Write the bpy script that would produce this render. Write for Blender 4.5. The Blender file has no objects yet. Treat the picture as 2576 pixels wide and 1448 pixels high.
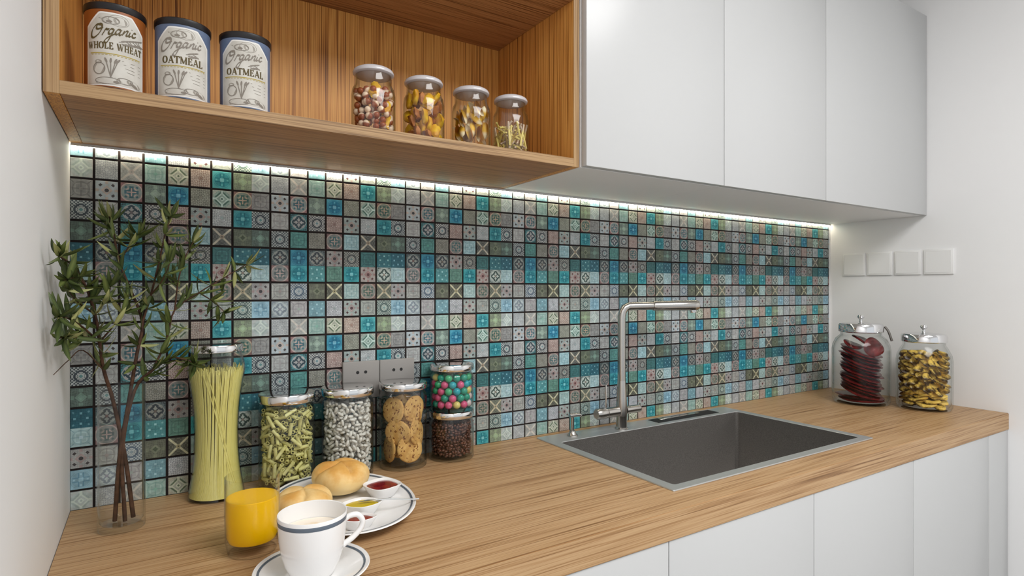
import bpy, bmesh, math, random
from mathutils import Vector, Matrix, Euler
import numpy as np

# ------------------------------------------------------------------ camera, daylight, lamps, exposure
S = bpy.context.scene
COL = S.collection
PI = math.pi
CAM_Z = 1.3125
cam = bpy.data.cameras.new('camera'); cam.sensor_width = 36.0
cam.lens = 1453.4 / 2576 * 36.0; cam.shift_y = 3.0 / 2576; cam.clip_start = 0.02
camo = bpy.data.objects.new('camera', cam); COL.objects.link(camo)
camo.location = (0, -1.35, CAM_Z); camo.rotation_euler = (PI/2, 0, -math.radians(32.095))
S.camera = camo
S.view_settings.view_transform = 'Standard'; S.view_settings.look = 'None'
S.view_settings.gamma = 1.0; S.view_settings.use_curve_mapping = False
S.view_settings.exposure = 0.0
W = bpy.data.worlds.new('daylight'); S.world = W; W.use_nodes = True
W.node_tree.nodes['Background'].inputs[0].default_value = (0.91, 0.955, 1.0, 1)
W.node_tree.nodes['Background'].inputs[1].default_value = 0.58
def area(name, loc, rot, sx, sy, power, col=(1, 1, 1)):
    l = bpy.data.lights.new(name, 'AREA'); l.shape = 'RECTANGLE'; l.size = sx; l.size_y = sy
    l.energy = power; l.color = col
    o = bpy.data.objects.new(name, l); COL.objects.link(o); o.location = loc; o.rotation_euler = rot
    return o
area('ceiling_lamp', (0.95, -1.80, 2.58), (0, 0, 0), 1.3, 1.0, 45, (1.0, 0.99, 0.98))
area('window_daylight', (0.9, -3.6, 1.7), (math.radians(90), 0, 0), 3.0, 1.9, 5, (0.96, 0.98, 1.0))
S.cycles.max_bounces = 12; S.cycles.transparent_max_bounces = 40
S.cycles.transmission_bounces = 10; S.cycles.caustics_reflective = False; S.cycles.caustics_refractive = False

# ------------------------------------------------------------------ helpers
def lin(c):
    c = c / 255.0
    return c / 12.92 if c <= 0.04045 else ((c + 0.055) / 1.055) ** 2.4
def C(r, g, b, k=1.0): return (lin(r) * k, lin(g) * k, lin(b) * k, 1)

def tag(o, label=None, cat=None, group=None, kind=None):
    if label: o['label'] = label
    if cat: o['category'] = cat
    if group: o['group'] = group
    if kind: o['kind'] = kind
    return o
def empty(name, loc=(0, 0, 0), rz=0.0, label=None, cat=None, group=None):
    o = bpy.data.objects.new(name, None); COL.objects.link(o)
    o.location = loc; o.rotation_euler = (0, 0, rz); o.empty_display_size = 0.02
    return tag(o, label, cat, group)
def link(name, me, parent=None, loc=None):
    o = bpy.data.objects.new(name, me); COL.objects.link(o)
    if parent: o.parent = parent
    if loc is not None: o.location = loc
    return o
def mesh_from(name, bm, mats, smooth=40):
    me = bpy.data.meshes.new(name)
    bmesh.ops.recalc_face_normals(bm, faces=bm.faces)
    bm.to_mesh(me); bm.free()
    for m in (mats if isinstance(mats, (list, tuple)) else [mats]): me.materials.append(m)
    if smooth:
        me.polygons.foreach_set('use_smooth', [True] * len(me.polygons))
        me.set_sharp_from_angle(angle=math.radians(smooth))
    return me
def build(name, bm, mats, parent=None, loc=None, smooth=40):
    return link(name, mesh_from(name, bm, mats, smooth), parent, loc)
def pymesh(name, verts, faces, mat, smooth=None):
    me = bpy.data.meshes.new(name); me.from_pydata([tuple(v) for v in verts], [], faces)
    me.materials.append(mat)
    if smooth:
        me.polygons.foreach_set('use_smooth', [True] * len(me.polygons)); me.set_sharp_from_angle(angle=math.radians(smooth))
    me.update(); return me

def box(bm, x0, x1, y0, y1, z0, z1, bev=0.0, seg=1):
    vs = [bm.verts.new((x, y, z)) for x in (x0, x1) for y in (y0, y1) for z in (z0, z1)]
    q = [(0, 1, 3, 2), (4, 6, 7, 5), (0, 4, 5, 1), (2, 3, 7, 6), (0, 2, 6, 4), (1, 5, 7, 3)]
    fs = [bm.faces.new([vs[i] for i in f]) for f in q]
    if bev:
        es = list({e for f in fs for e in f.edges})
        bmesh.ops.bevel(bm, geom=es, offset=bev, segments=seg, affect='EDGES', profile=0.5)
    return bm
def boxbm(*a, **k): return box(bmesh.new(), *a, **k)

def lathe(bm, prof, seg=40, sx=1.0, sy=1.0, c=(0, 0, 0), sq=None, a0=0.0):
    """revolve (r, z) pairs; sq = superellipse exponent for squarish dishes"""
    rings = []
    for r, z in prof:
        if r < 1e-7: rings.append([bm.verts.new((c[0], c[1], c[2] + z))]); continue
        ring = []
        for i in range(seg):
            a = 2 * PI * i / seg; ca, sa = math.cos(a), math.sin(a)
            if sq:
                k = (abs(ca) ** sq + abs(sa) ** sq) ** (-1.0 / sq)
                ca *= k; sa *= k
            x, y = r * sx * ca, r * sy * sa
            if a0: x, y = x * math.cos(a0) - y * math.sin(a0), x * math.sin(a0) + y * math.cos(a0)
            ring.append(bm.verts.new((c[0] + x, c[1] + y, c[2] + z)))
        rings.append(ring)
    for A, B in zip(rings[:-1], rings[1:]):
        for i in range(seg):
            j = (i + 1) % seg
            if len(A) == 1 and len(B) == 1: continue
            if len(A) == 1: bm.faces.new((A[0], B[i], B[j]))
            elif len(B) == 1: bm.faces.new((A[i], B[0], A[j]))
            else: bm.faces.new((A[i], B[i], B[j], A[j]))
    return bm
def lathebm(*a, **k): return lathe(bmesh.new(), *a, **k)

def smooth_path(pts, n=4):
    P = [Vector(p) for p in pts]
    if len(P) < 3: return P
    Q = [2 * P[0] - P[1]] + P + [2 * P[-1] - P[-2]]
    out = []
    for i in range(1, len(Q) - 2):
        for k in range(n):
            t = k / n; a, b, c, d = Q[i - 1], Q[i], Q[i + 1], Q[i + 2]
            out.append(0.5 * ((2 * b) + (c - a) * t + (2 * a - 5 * b + 4 * c - d) * t * t + (3 * b - a - 3 * c + d) * t ** 3))
    return out + [P[-1]]
def tube(bm, pts, rad, seg=8, cap=True):
    P = [Vector(p) for p in pts]; n = len(P)
    rs = rad if isinstance(rad, (list, tuple)) else [rad] * n
    t0 = (P[1] - P[0]).normalized(); up = Vector((0, 0, 1)) if abs(t0.z) < 0.9 else Vector((1, 0, 0))
    u = t0.cross(up).normalized(); rings = []
    for i in range(n):
        t = (P[min(i + 1, n - 1)] - P[max(i - 1, 0)]).normalized()
        u = (u - t * u.dot(t)).normalized(); v = t.cross(u)
        rings.append([bm.verts.new(P[i] + rs[i] * (math.cos(2 * PI * k / seg) * u + math.sin(2 * PI * k / seg) * v)) for k in range(seg)])
    for A, B in zip(rings[:-1], rings[1:]):
        for k in range(seg): bm.faces.new((A[k], A[(k + 1) % seg], B[(k + 1) % seg], B[k]))
    if cap: bm.faces.new(rings[0][::-1]); bm.faces.new(rings[-1])
    return bm

# ------------------------------------------------------------------ node helpers
class X:
    def __init__(s, nt, k): s.nt, s.k = nt, k
    def op(s, o, b=None, c=None):
        n = s.nt.nodes.new('ShaderNodeMath'); n.operation = o
        for i, v in enumerate((s, b, c)):
            if v is None: continue
            if isinstance(v, X): s.nt.links.new(v.k, n.inputs[i])
            else: n.inputs[i].default_value = v
        return X(s.nt, n.outputs[0])
    def __add__(s, b): return s.op('ADD', b)
    __radd__ = __add__
    def __sub__(s, b): return s.op('SUBTRACT', b)
    def __mul__(s, b): return s.op('MULTIPLY', b)
    __rmul__ = __mul__
    def abs(s): return s.op('ABSOLUTE')
    def max(s, b): return s.op('MAXIMUM', b)
    def min(s, b): return s.op('MINIMUM', b)
    def lt(s, b): return s.op('LESS_THAN', b)
    def gt(s, b): return s.op('GREATER_THAN', b)
    def sin(s): return s.op('SINE')
    def sqrt(s): return s.op('SQRT')
    def inv(s): return s.op('MULTIPLY_ADD', -1.0, 1.0)
    def band(s, c, w): return (s - c).abs().lt(w)
def mixc(nt, f, a, b, mode='MIX'):
    n = nt.nodes.new('ShaderNodeMix'); n.data_type = 'RGBA'; n.blend_type = mode
    for i, v in ((0, f), (6, a), (7, b)):
        if isinstance(v, X): nt.links.new(v.k, n.inputs[i])
        elif hasattr(v, 'is_output'): nt.links.new(v, n.inputs[i])
        else: n.inputs[i].default_value = v
    return n.outputs[2]
def mat(name, col=(0.8, 0.8, 0.8, 1), rough=0.5, metal=0.0, spec=0.5, **kw):
    m = bpy.data.materials.new(name); m.use_nodes = True
    p = m.node_tree.nodes['Principled BSDF']
    p.inputs['Base Color'].default_value = col; p.inputs['Roughness'].default_value = rough
    p.inputs['Metallic'].default_value = metal; p.inputs['Specular IOR Level'].default_value = spec
    for k, v in kw.items(): p.inputs[k.replace('_', ' ')].default_value = v
    return m
def bsdf(m): return m.node_tree.nodes['Principled BSDF']
def noise_node(nt, scale, detail=3.0, coord='Object', vec_scale=(1, 1, 1), rough=0.55):
    tc = nt.nodes.new('ShaderNodeTexCoord'); mp = nt.nodes.new('ShaderNodeMapping'); mp.inputs['Scale'].default_value = vec_scale
    n = nt.nodes.new('ShaderNodeTexNoise'); n.inputs['Scale'].default_value = scale; n.inputs['Detail'].default_value = detail
    n.inputs['Roughness'].default_value = rough
    nt.links.new(tc.outputs[coord], mp.inputs['Vector']); nt.links.new(mp.outputs[0], n.inputs['Vector'])
    return n
def ramp(nt, sock, stops):
    r = nt.nodes.new('ShaderNodeValToRGB'); e = r.color_ramp.elements
    while len(e) < len(stops): e.new(0.5)
    for el, (p, c) in zip(e, stops): el.position = p; el.color = c
    nt.links.new(sock, r.inputs[0]); return r.outputs[0]
def mottled(name, a, b, scale, rough=0.5, spec=0.5, lo=0.35, hi=0.65, bump=0.0, vec=(1, 1, 1), **kw):
    m = mat(name, a, rough, 0, spec, **kw); nt = m.node_tree
    n = noise_node(nt, scale, vec_scale=vec)
    nt.links.new(ramp(nt, n.outputs[0], [(lo, a), (hi, b)]), bsdf(m).inputs['Base Color'])
    if bump:
        bp = nt.nodes.new('ShaderNodeBump'); bp.inputs['Strength'].default_value = bump; bp.inputs['Distance'].default_value = 0.002
        nt.links.new(n.outputs[0], bp.inputs['Height']); nt.links.new(bp.outputs[0], bsdf(m).inputs['Normal'])
    return m
def wood(name, dark, mid, light, vec, rough=0.45, spec=0.35, fine=1.0):
    """straight grained veneer: long streaks along the axis with the small factor in vec"""
    m = mat(name, mid, rough, 0, spec); nt = m.node_tree
    n1 = noise_node(nt, 1.0, 2, vec_scale=tuple(v * 75 for v in vec)); n2 = noise_node(nt, 1.0, 2, vec_scale=tuple(v * 190 * fine for v in vec))
    n3 = noise_node(nt, 1.0, 2, vec_scale=tuple(v * 14 for v in vec)); n4 = noise_node(nt, 1.0, 1, vec_scale=tuple(v * 520 for v in vec))
    h = X(nt, n1.outputs[0]) * 0.14 + X(nt, n2.outputs[0]) * 0.46 + X(nt, n3.outputs[0]) * 0.08 + X(nt, n4.outputs[0]) * 0.32
    col = ramp(nt, h.k, [(0.37, dark), (0.46, mid), (0.53, light), (0.62, mid)])
    nt.links.new(col, bsdf(m).inputs['Base Color'])
    bp = nt.nodes.new('ShaderNodeBump'); bp.inputs['Strength'].default_value = 0.12; bp.inputs['Distance'].default_value = 0.001
    nt.links.new(h.k, bp.inputs['Height']); nt.links.new(bp.outputs[0], bsdf(m).inputs['Normal'])
    return m
def glass(name, tint=(0.975, 0.985, 0.98), rough=0.015, ior=1.36, boost=1.0, edge=(.30, .34, .33, 1), pw=3.5):
    """thin walled clear glass: see-through with a fresnel reflection"""
    m = bpy.data.materials.new(name); m.use_nodes = True; nt = m.node_tree
    nt.nodes.remove(bsdf(m)); out = nt.nodes['Material Output']
    t = nt.nodes.new('ShaderNodeBsdfTransparent'); g = nt.nodes.new('ShaderNodeBsdfGlossy'); g.inputs['Roughness'].default_value = rough; g.inputs[0].default_value = (1, 1, 1, 1)
    ge = nt.nodes.new('ShaderNodeNewGeometry'); dp = nt.nodes.new('ShaderNodeVectorMath'); dp.operation = 'DOT_PRODUCT'
    nt.links.new(ge.outputs['Normal'], dp.inputs[0]); nt.links.new(ge.outputs['Incoming'], dp.inputs[1])
    f0 = ((ior - 1) / (ior + 1)) ** 2
    fr = X(nt, dp.outputs['Value']).abs().inv().op('POWER', 5.0) * (1 - f0) + f0
    nt.links.new(mixc(nt, X(nt, dp.outputs['Value']).abs().inv().op('POWER', pw), (*tint, 1), edge), t.inputs[0])
    mx = nt.nodes.new('ShaderNodeMixShader'); nt.links.new((fr * boost).min(1.0).k, mx.inputs[0])
    nt.links.new(t.outputs[0], mx.inputs[1]); nt.links.new(g.outputs[0], mx.inputs[2]); nt.links.new(mx.outputs[0], out.inputs[0])
    return m

M_WALL = mat('white_wall_paint', C(235, 235, 235), 0.6, 0, 0.25)
M_CEIL = mat('ceiling_paint', C(232, 231, 229), 0.7, 0, 0.2)
M_FLOOR = mat('pale_floor', C(196, 194, 192), 0.4)
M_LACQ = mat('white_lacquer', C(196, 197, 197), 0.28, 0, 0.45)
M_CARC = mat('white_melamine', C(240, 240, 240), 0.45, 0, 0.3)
M_WOODH = wood('veneer_horizontal', C(98, 62, 33), C(150, 104, 62), C(184, 136, 88), (0.012, 1, 1))
M_WOODV = wood('veneer_vertical', C(108, 62, 24), C(196, 132, 62), C(226, 168, 90), (1, 1, 0.010), fine=1.35)
M_EDGEV = wood('edge_banding_vertical', C(112, 84, 56), C(150, 118, 82), C(176, 144, 104), (1, 1, 0.010), fine=1.2)
M_EDGEH = wood('edge_banding_horizontal', C(112, 84, 56), C(150, 118, 82), C(176, 144, 104), (0.012, 1, 1), fine=1.2)
M_WOODD = wood('veneer_shaded_underside', C(76, 46, 24), C(112, 74, 45), C(132, 92, 60), (0.012, 1, 1))  # darker copy of the horizontal veneer, underside shade in its colour; not assigned
M_TOP = wood('oak_worktop', C(122, 86, 50), C(168, 130, 88), C(192, 158, 117), (0.010, 1, 1), 0.42, 0.4, 1.0)
M_GROUT = mat('dark_grout', C(52, 46, 45), 0.9, 0, 0.1)
M_STEEL = mat('brushed_steel', C(206, 208, 208), 0.42, 0.85)
M_SINK = mottled('sink_basin_steel', C(112, 108, 104), C(136, 132, 127), 500, 0.5, 0.5, Metallic=.75)
M_CHROME = mat('chrome', C(225, 225, 226), 0.08, 1.0)
M_NICKEL = mat('satin_nickel', C(190, 187, 182), 0.22, 1.0)
M_BLACK = mat('black_recess', C(12, 12, 13), 0.6)
M_GLASS = glass('clear_glass')
M_GLASS2 = glass('clear_thick_glass', (0.985, 0.99, 0.988), 0.02, 1.25, 1.0, (.50, .55, .53, 1), 4.5)

# ------------------------------------------------------------------ room shell
XL, XR, CT = -0.1257, 2.4248, 0.90
YF = -4.0; H = 2.62
def struct(name, bm, m, parent=None):
    o = build(name, bm, m, parent, smooth=0)
    o['kind'] = 'structure'; return o
wall_back = struct('wall_back', boxbm(XL - .1, XR + .1, 0.006, 0.106, 0, H), M_WALL)
struct('wall_left', boxbm(XL - .1, XL, YF, 0.006, 0, H), M_WALL)
struct('wall_right', boxbm(XR, XR + .1, YF, 0.006, 0, H), M_WALL)
struct('floor', boxbm(XL - .1, XR + .1, YF, 0.106, -0.05, 0), M_FLOOR)
struct('ceiling', boxbm(XL - .1, XR + .1, YF, 0.106, H, H + .05), M_CEIL)
struct('trim_1', boxbm(XR - 0.0085, XR, -0.0035, 0.006, CT, 1.584, bev=0.0008), M_CARC)

# ------------------------------------------------------------------ mosaic backsplash: printed tile patterns
def uvm(ng):
    tc = ng.nodes.new('ShaderNodeTexCoord'); sp = ng.nodes.new('ShaderNodeSeparateXYZ'); ng.links.new(tc.outputs['UV'], sp.inputs[0])
    u = (X(ng, sp.outputs[0]) * 2.0 - 1.0).abs(); v = (X(ng, sp.outputs[1]) * 2.0 - 1.0).abs()
    return u, v
PAT = {}
def pattern(name):
    if name in PAT: return PAT[name]
    ng = bpy.data.node_groups.new('tile_' + name, 'ShaderNodeTree')
    for n in 'ABDE': ng.interface.new_socket(n, in_out='INPUT', socket_type='NodeSocketColor')
    ng.interface.new_socket('Color', in_out='OUTPUT', socket_type='NodeSocketColor')
    gi = ng.nodes.new('NodeGroupInput'); go = ng.nodes.new('NodeGroupOutput')
    A, B, D, E = (gi.outputs[k] for k in range(4))
    u, v = uvm(ng); a = u.max(v); k = u.min(v); m = u + v; r = (u * u + v * v).sqrt(); d = (u - v).abs()
    fine = ((u * 19.0).sin() * (v * 19.0).sin()); fine2 = ((m * 16.0).sin() * (d * 16.0).sin())
    c = A
    if name == 'cross':
        c = mixc(ng, ((a.gt(.45)) * (k.lt(.38)) * (fine.gt(-.1))) * .75, c, D)
        c = mixc(ng, d.lt(.15) * r.gt(.2), c, B); c = mixc(ng, r.lt(.24), c, E); c = mixc(ng, r.lt(.08), c, D)
    elif name == 'quatre':
        q4 = (k.max(0.0) * .55 + a).max(r * 1.02); c = mixc(ng, q4.band(.93, .05), c, B); c = mixc(ng, q4.lt(.84), c, D); c = mixc(ng, (d.lt(.3)) * (r.band(.74, .12)), c, B)
        c = mixc(ng, m.lt(.55), c, B); c = mixc(ng, d.lt(.09) * m.lt(.6), c, D)
        c = mixc(ng, k.lt(.07) * a.lt(.62), c, B); c = mixc(ng, r.lt(.16), c, E); c = mixc(ng, (m.gt(1.4)) * (fine2.gt(.0)), c, D)
    elif name == 'ring':
        c = mixc(ng, r.gt(1.1), c, E); c = mixc(ng, r.band(1.02, .06), c, B)
        c = mixc(ng, (d.lt(.16)) * (r.band(.74, .1)), c, D); c = mixc(ng, (r.band(.5, .05)), c, B)
        c = mixc(ng, (k.lt(.2)) * (a.lt(.66)), c, D); c = mixc(ng, m.lt(.5), c, D); c = mixc(ng, k.lt(.06) * a.lt(.45), c, B)
    elif name == 'flower':
        c = mixc(ng, (fine2.gt(.25)) * .7, c, B); c = mixc(ng, (k.lt(.14)) * (a.gt(.7)), c, E)
        c = mixc(ng, (d.lt(.2)) * (r.band(.8, .12)), c, D); c = mixc(ng, m.band(.42, .12), c, E); c = mixc(ng, r.lt(.2), c, D)
    elif name == 'floral':
        c = mixc(ng, fine.gt(.12), c, B); c = mixc(ng, fine.lt(-.2), c, D)
        c = mixc(ng, r.band(.55, .09), c, D); c = mixc(ng, r.lt(.3), c, B); c = mixc(ng, m.lt(.2), c, E); c = mixc(ng, d.lt(.07) * r.gt(.6), c, B)
    elif name == 'jewel':
        c = mixc(ng, r.gt(.95) * .6, c, B); c = mixc(ng, r.band(.86, .04) * .5, c, B)
        c = mixc(ng, (k.band(.2, .05)) * (a.lt(.75)), c, D); c = mixc(ng, (k.lt(.09)) * (a.band(.58, .09)), c, B)
        c = mixc(ng, a.lt(.2), c, E)
    elif name == 'star':
        c = mixc(ng, (fine2.gt(.15)) * .6, c, D); c = mixc(ng, ((k.lt(.2)) * (a.band(.75, .15))) * .6, c, B)
        c = mixc(ng, (m.lt(.55)) * .75, c, B); c = mixc(ng, m.lt(.28), c, E)
    elif name == 'speck':
        c = mixc(ng, (fine.gt(.12)), c, B); c = mixc(ng, (fine2.lt(-.4)), c, D); c = mixc(ng, m.lt(.2), c, E)
    elif name == 'diamond':
        c = mixc(ng, (fine2.gt(.3)) * .3, c, D); c = mixc(ng, (r.gt(.95)) * (fine.gt(-.2)), c, E)
        c = mixc(ng, (m.band(.86, .14)), c, D); c = mixc(ng, m.band(.66, .1), c, B)
        c = mixc(ng, (k.lt(.13)) * (a.gt(.66)), c, B); c = mixc(ng, m.lt(.3), c, B); c = mixc(ng, m.lt(.14), c, D)
    elif name == 'dots':
        c = mixc(ng, (k.lt(.05)) * .5, c, D); c = mixc(ng, (a.band(.5, .03)) * .5, c, D); c = mixc(ng, (fine2.gt(.4)) * .4, c, D)
        c = mixc(ng, (k.lt(.11)) * (a.band(.55, .11)), c, B); c = mixc(ng, (d.lt(.12)) * (r.band(.95, .1)) * .6, c, B)
    elif name == 'grid':
        c = mixc(ng, (a.band(.5, .06)) * .8, c, B); c = mixc(ng, k.lt(.05) * .8, c, D); c = mixc(ng, a.band(.85, .05) * .8, c, B)
        c = mixc(ng, (r.band(.72, .05)) * .6, c, D); c = mixc(ng, (d.lt(.05)) * (r.gt(.8)), c, D); c = mixc(ng, a.lt(.16), c, E)
    ng.links.new(c, go.inputs[0]); PAT[name] = ng
    return ng
# pattern, base A, light B, dark D, accent E for the 8 x 8 printed sheet, row 0 uppermost
LG, DK, RD = (186, 186, 182), (66, 70, 74), (150, 62, 66)
SHEET = [
 [('diamond', (178, 184, 180), (196, 202, 192), (160, 170, 166), (186, 176, 170)), ('speck', (168, 166, 168), LG, (140, 140, 146), LG), ('cross', (168, 164, 158), (206, 188, 172), (146, 144, 140), (190, 160, 150)), ('grid', (146, 174, 164), (166, 188, 178), (120, 156, 146), (120, 170, 150)), ('diamond', (186, 180, 152), (206, 202, 172), (92, 106, 84), (176, 150, 126)), ('speck', (188, 152, 132), (206, 176, 154), (150, 98, 84), (170, 112, 90)), ('jewel', (40, 144, 154), (98, 182, 182), (20, 108, 122), (158, 214, 214)), ('star', (140, 150, 110), (164, 186, 128), (96, 104, 76), (174, 206, 150))],
 [('grid', (142, 134, 130), (158, 152, 148), (112, 106, 106), (150, 144, 140)), ('flower', (176, 178, 182), (160, 180, 184), (64, 56, 56), (204, 158, 134)), ('ring', (140, 148, 144), (206, 160, 148), (60, 100, 112), (166, 70, 72)), ('star', (124, 140, 128), (160, 178, 160), (92, 104, 98), (178, 196, 180)), ('jewel', (26, 124, 160), (90, 168, 186), (18, 92, 126), (152, 204, 222)), ('speck', (144, 138, 118), (170, 164, 142), (112, 108, 92), (150, 140, 120)), ('diamond', (150, 172, 158), (190, 206, 196), (70, 104, 92), (196, 176, 160)), ('ring', (126, 134, 118), (204, 158, 124), (54, 92, 84), (146, 64, 62))],
 [('floral', (132, 134, 134), (176, 178, 176), (58, 66, 74), (80, 140, 140)), ('grid', (172, 164, 160), (188, 182, 176), (140, 132, 130), (160, 150, 150)), ('quatre', (70, 132, 136), (172, 164, 162), (48, 62, 72), (150, 90, 90)), ('floral', (150, 146, 142), (180, 176, 172), (60, 64, 70), (90, 130, 140)), ('speck', (178, 138, 126), (198, 162, 146), (140, 86, 82), (150, 100, 90)), ('flower', (148, 156, 154), (172, 182, 172), (54, 38, 40), (194, 134, 116)), ('speck', (172, 172, 172), (192, 192, 190), (128, 130, 134), (140, 160, 160)), ('jewel', (26, 130, 142), (80, 160, 166), (18, 98, 112), (140, 206, 206))],
 [('star', (94, 110, 100), (122, 150, 134), (66, 78, 72), (140, 174, 156)), ('floral', (132, 134, 134), (170, 172, 170), (64, 70, 76), (90, 140, 140)), ('grid', (76, 136, 130), (96, 154, 146), (56, 106, 106), (90, 160, 140)), ('speck', (140, 130, 114), (164, 152, 134), (106, 100, 88), (130, 120, 100)), ('ring', (132, 126, 118), (192, 154, 140), (62, 100, 102), (130, 62, 64)), ('grid', (146, 180, 186), (172, 198, 200), (116, 156, 166), (176, 206, 210)), ('cross', (108, 106, 98), (206, 186, 156), (66, 66, 64), (196, 150, 110)), ('star', (104, 110, 82), (128, 134, 98), (72, 78, 58), (60, 70, 50))],
 [('dots', (38, 98, 114), (120, 170, 182), (26, 74, 90), (100, 160, 170)), ('quatre', (94, 106, 106), (150, 148, 138), (52, 58, 64), (130, 66, 60)), ('jewel', (26, 112, 144), (70, 150, 170), (18, 84, 112), (120, 190, 206)), ('quatre', (98, 108, 108), (152, 146, 134), (56, 60, 66), (120, 86, 70)), ('flower', (154, 140, 134), (172, 160, 152), (56, 42, 44), (170, 110, 104)), ('floral', (130, 122, 112), (160, 152, 140), (70, 72, 72), (90, 120, 120)), ('grid', (52, 104, 104), (70, 124, 122), (38, 82, 86), (60, 116, 112)), ('dots', (46, 112, 122), (134, 182, 180), (32, 88, 100), (100, 160, 160))],
 [('grid', (158, 184, 186), (180, 202, 202), (128, 160, 168), (186, 204, 214)), ('ring', (136, 130, 124), (200, 158, 148), (84, 98, 98), (160, 86, 86)), ('jewel', (22, 132, 148), (84, 176, 184), (16, 104, 122), (150, 216, 220)), ('dots', (76, 148, 150), (160, 206, 206), (54, 118, 124), (120, 180, 180)), ('grid', (90, 132, 116), (108, 150, 132), (70, 108, 98), (90, 140, 120)), ('jewel', (24, 140, 152), (84, 180, 182), (16, 108, 122), (164, 222, 224)), ('flower', (172, 146, 136), (192, 170, 156), (112, 48, 48), (176, 100, 94)), ('quatre', (160, 168, 162), (190, 194, 184), (58, 76, 70), (150, 110, 90))],
 [('flower', (156, 150, 148), (174, 168, 164), (66, 52, 54), (178, 130, 124)), ('grid', (162, 154, 146), (182, 174, 164), (128, 122, 118), (160, 130, 124)), ('floral', (150, 154, 158), (176, 178, 178), (78, 94, 112), (130, 150, 160)), ('star', (112, 108, 82), (132, 134, 100), (80, 76, 60), (66, 76, 48)), ('cross', (114, 106, 80), (214, 198, 148), (72, 66, 54), (206, 176, 110)), ('grid', (156, 180, 176), (178, 198, 192), (126, 158, 158), (180, 200, 196)), ('ring', (140, 132, 118), (190, 148, 128), (72, 96, 84), (140, 76, 66)), ('cross', (128, 122, 98), (208, 184, 140), (80, 86, 66), (204, 164, 116))],
 [('jewel', (126, 164, 182), (158, 192, 206), (96, 138, 160), (170, 206, 220)), ('quatre', (158, 166, 170), (182, 188, 188), (126, 134, 144), (140, 130, 150)), ('grid', (166, 158, 158), (182, 176, 174), (140, 130, 134), (150, 160, 150)), ('dots', (116, 158, 168), (166, 200, 206), (88, 132, 146), (140, 190, 200)), ('speck', (172, 168, 172), (192, 190, 190), (134, 132, 138), (130, 140, 136)), ('flower', (156, 162, 156), (180, 186, 176), (90, 42, 46), (188, 132, 126)), ('grid', (156, 154, 144), (178, 178, 164), (124, 126, 120), (184, 150, 126)), ('floral', (136, 146, 138), (168, 176, 166), (74, 92, 90), (110, 150, 150))],
]
GAIN = 1.10
def blend(c, a, k): return tuple(p + (q - p) * k for p, q in zip(c, a))
def tile_material(i, j):
    pat, *cols = SHEET[i][j]
    A, B, D, E = (blend(c, (sum(c) / 3 - 5, sum(c) / 3 + 1, sum(c) / 3 + 2), .34 if c[0] > c[2] + 10 else .08) for c in cols)
    m = mat('printed_glaze_%d_%d' % (i, j), C(*A), 0.42, 0, 0.35); nt = m.node_tree
    g = nt.nodes.new('ShaderNodeGroup'); g.node_tree = pattern(pat)
    A = blend(A, (sum(A) / 3 - 6, sum(A) / 3 + 1, sum(A) / 3 + 3), .16); B = blend(B, A, .06); D = blend(D, A, .08); E = blend(E, A, .34)
    for s, c in zip(g.inputs, (A, B, D, E)): q_ = C(*c, GAIN); s.default_value = (q_[0] * .92, q_[1], q_[2] * 1.02, 1)
    n = noise_node(nt, 95.0, 2, 'Generated')
    tcg = nt.nodes.new('ShaderNodeNewGeometry'); nt.links.new(tcg.outputs['Position'], n.inputs['Vector'])
    f = (X(nt, n.outputs[0]) - 0.5) * 0.9 + 1.0
    cmb = nt.nodes.new('ShaderNodeCombineColor')
    for q in range(3): nt.links.new(f.k, cmb.inputs[q])
    nt.links.new(mixc(nt, 1.0, g.outputs[0], cmb.outputs[0], 'MULTIPLY'), bsdf(m).inputs['Base Color'])
    return m
TILE_M = [[tile_material(i, j) for j in range(8)] for i in range(8)]
T, G = 0.03526, 0.0043; PER = 8 * T + 7 * G
X0 = -0.1267; Z0 = CAM_Z + 0.0523             # corner where four printed sheets meet
ZTOP = 1.5795
def tile_geo(w, h, dep=0.0033, ch=0.0005, u0=0, u1=1, v0=0, v1=1):
    """front face, four chamfers, four sides; local origin at the lower left, front towards -y"""
    V = [(0, 0, 0), (w, 0, 0), (w, 0, h), (0, 0, h), (0, -dep + ch, 0), (w, -dep + ch, 0), (w, -dep + ch, h), (0, -dep + ch, h),
         (ch, -dep, ch), (w - ch, -dep, ch), (w - ch, -dep, h - ch), (ch, -dep, h - ch)]
    F = [(8, 9, 10, 11), (4, 5, 9, 8), (5, 6, 10, 9), (6, 7, 11, 10), (7, 4, 8, 11), (0, 1, 5, 4), (1, 2, 6, 5), (2, 3, 7, 6), (3, 0, 4, 7)]
    UV = [(u0 + (u1 - u0) * p[0] / w, v0 + (v1 - v0) * p[2] / h) for p in V]
    return V, F, UV
def fill_uv(me, UV):
    l = me.uv_layers.new(name='UVMap'); arr = []
    for lp in me.loops: arr += UV[lp.vertex_index]
    l.data.foreach_set('uv', arr)
struct_g = build('grout_bed', boxbm(XL, XR - 0.009, 0.0, 0.006, CT, ZTOP + .002), M_GROUT, wall_back, smooth=0)
tiles = []
for sx in range(9):
    for cx in range(8):
        x = X0 + sx * PER + cx * (T + G)
        xa, xb = max(x, XL + 0.0005), min(x + T, XR - 0.0095)
        if xb - xa < 0.004: continue
        for sz in range(-3, 3):
            for cz in range(8):                       # cz 0 = lowest tile of the sheet
                z = Z0 + sz * PER + cz * (T + G)
                za, zb = max(z, CT + 0.0004), min(z + T, ZTOP)
                if zb - za < 0.004: continue
                # sheet rows counted downwards: rows 0..4 lie below the meeting corner
                row = (4 - cz) % 8 if False else ((7 - cz) + 5) % 8
                tiles.append((xa, xb, za, zb, row, cx, (xa - x) / T, (xb - x) / T, (za - z) / T, (zb - z) / T))
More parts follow.
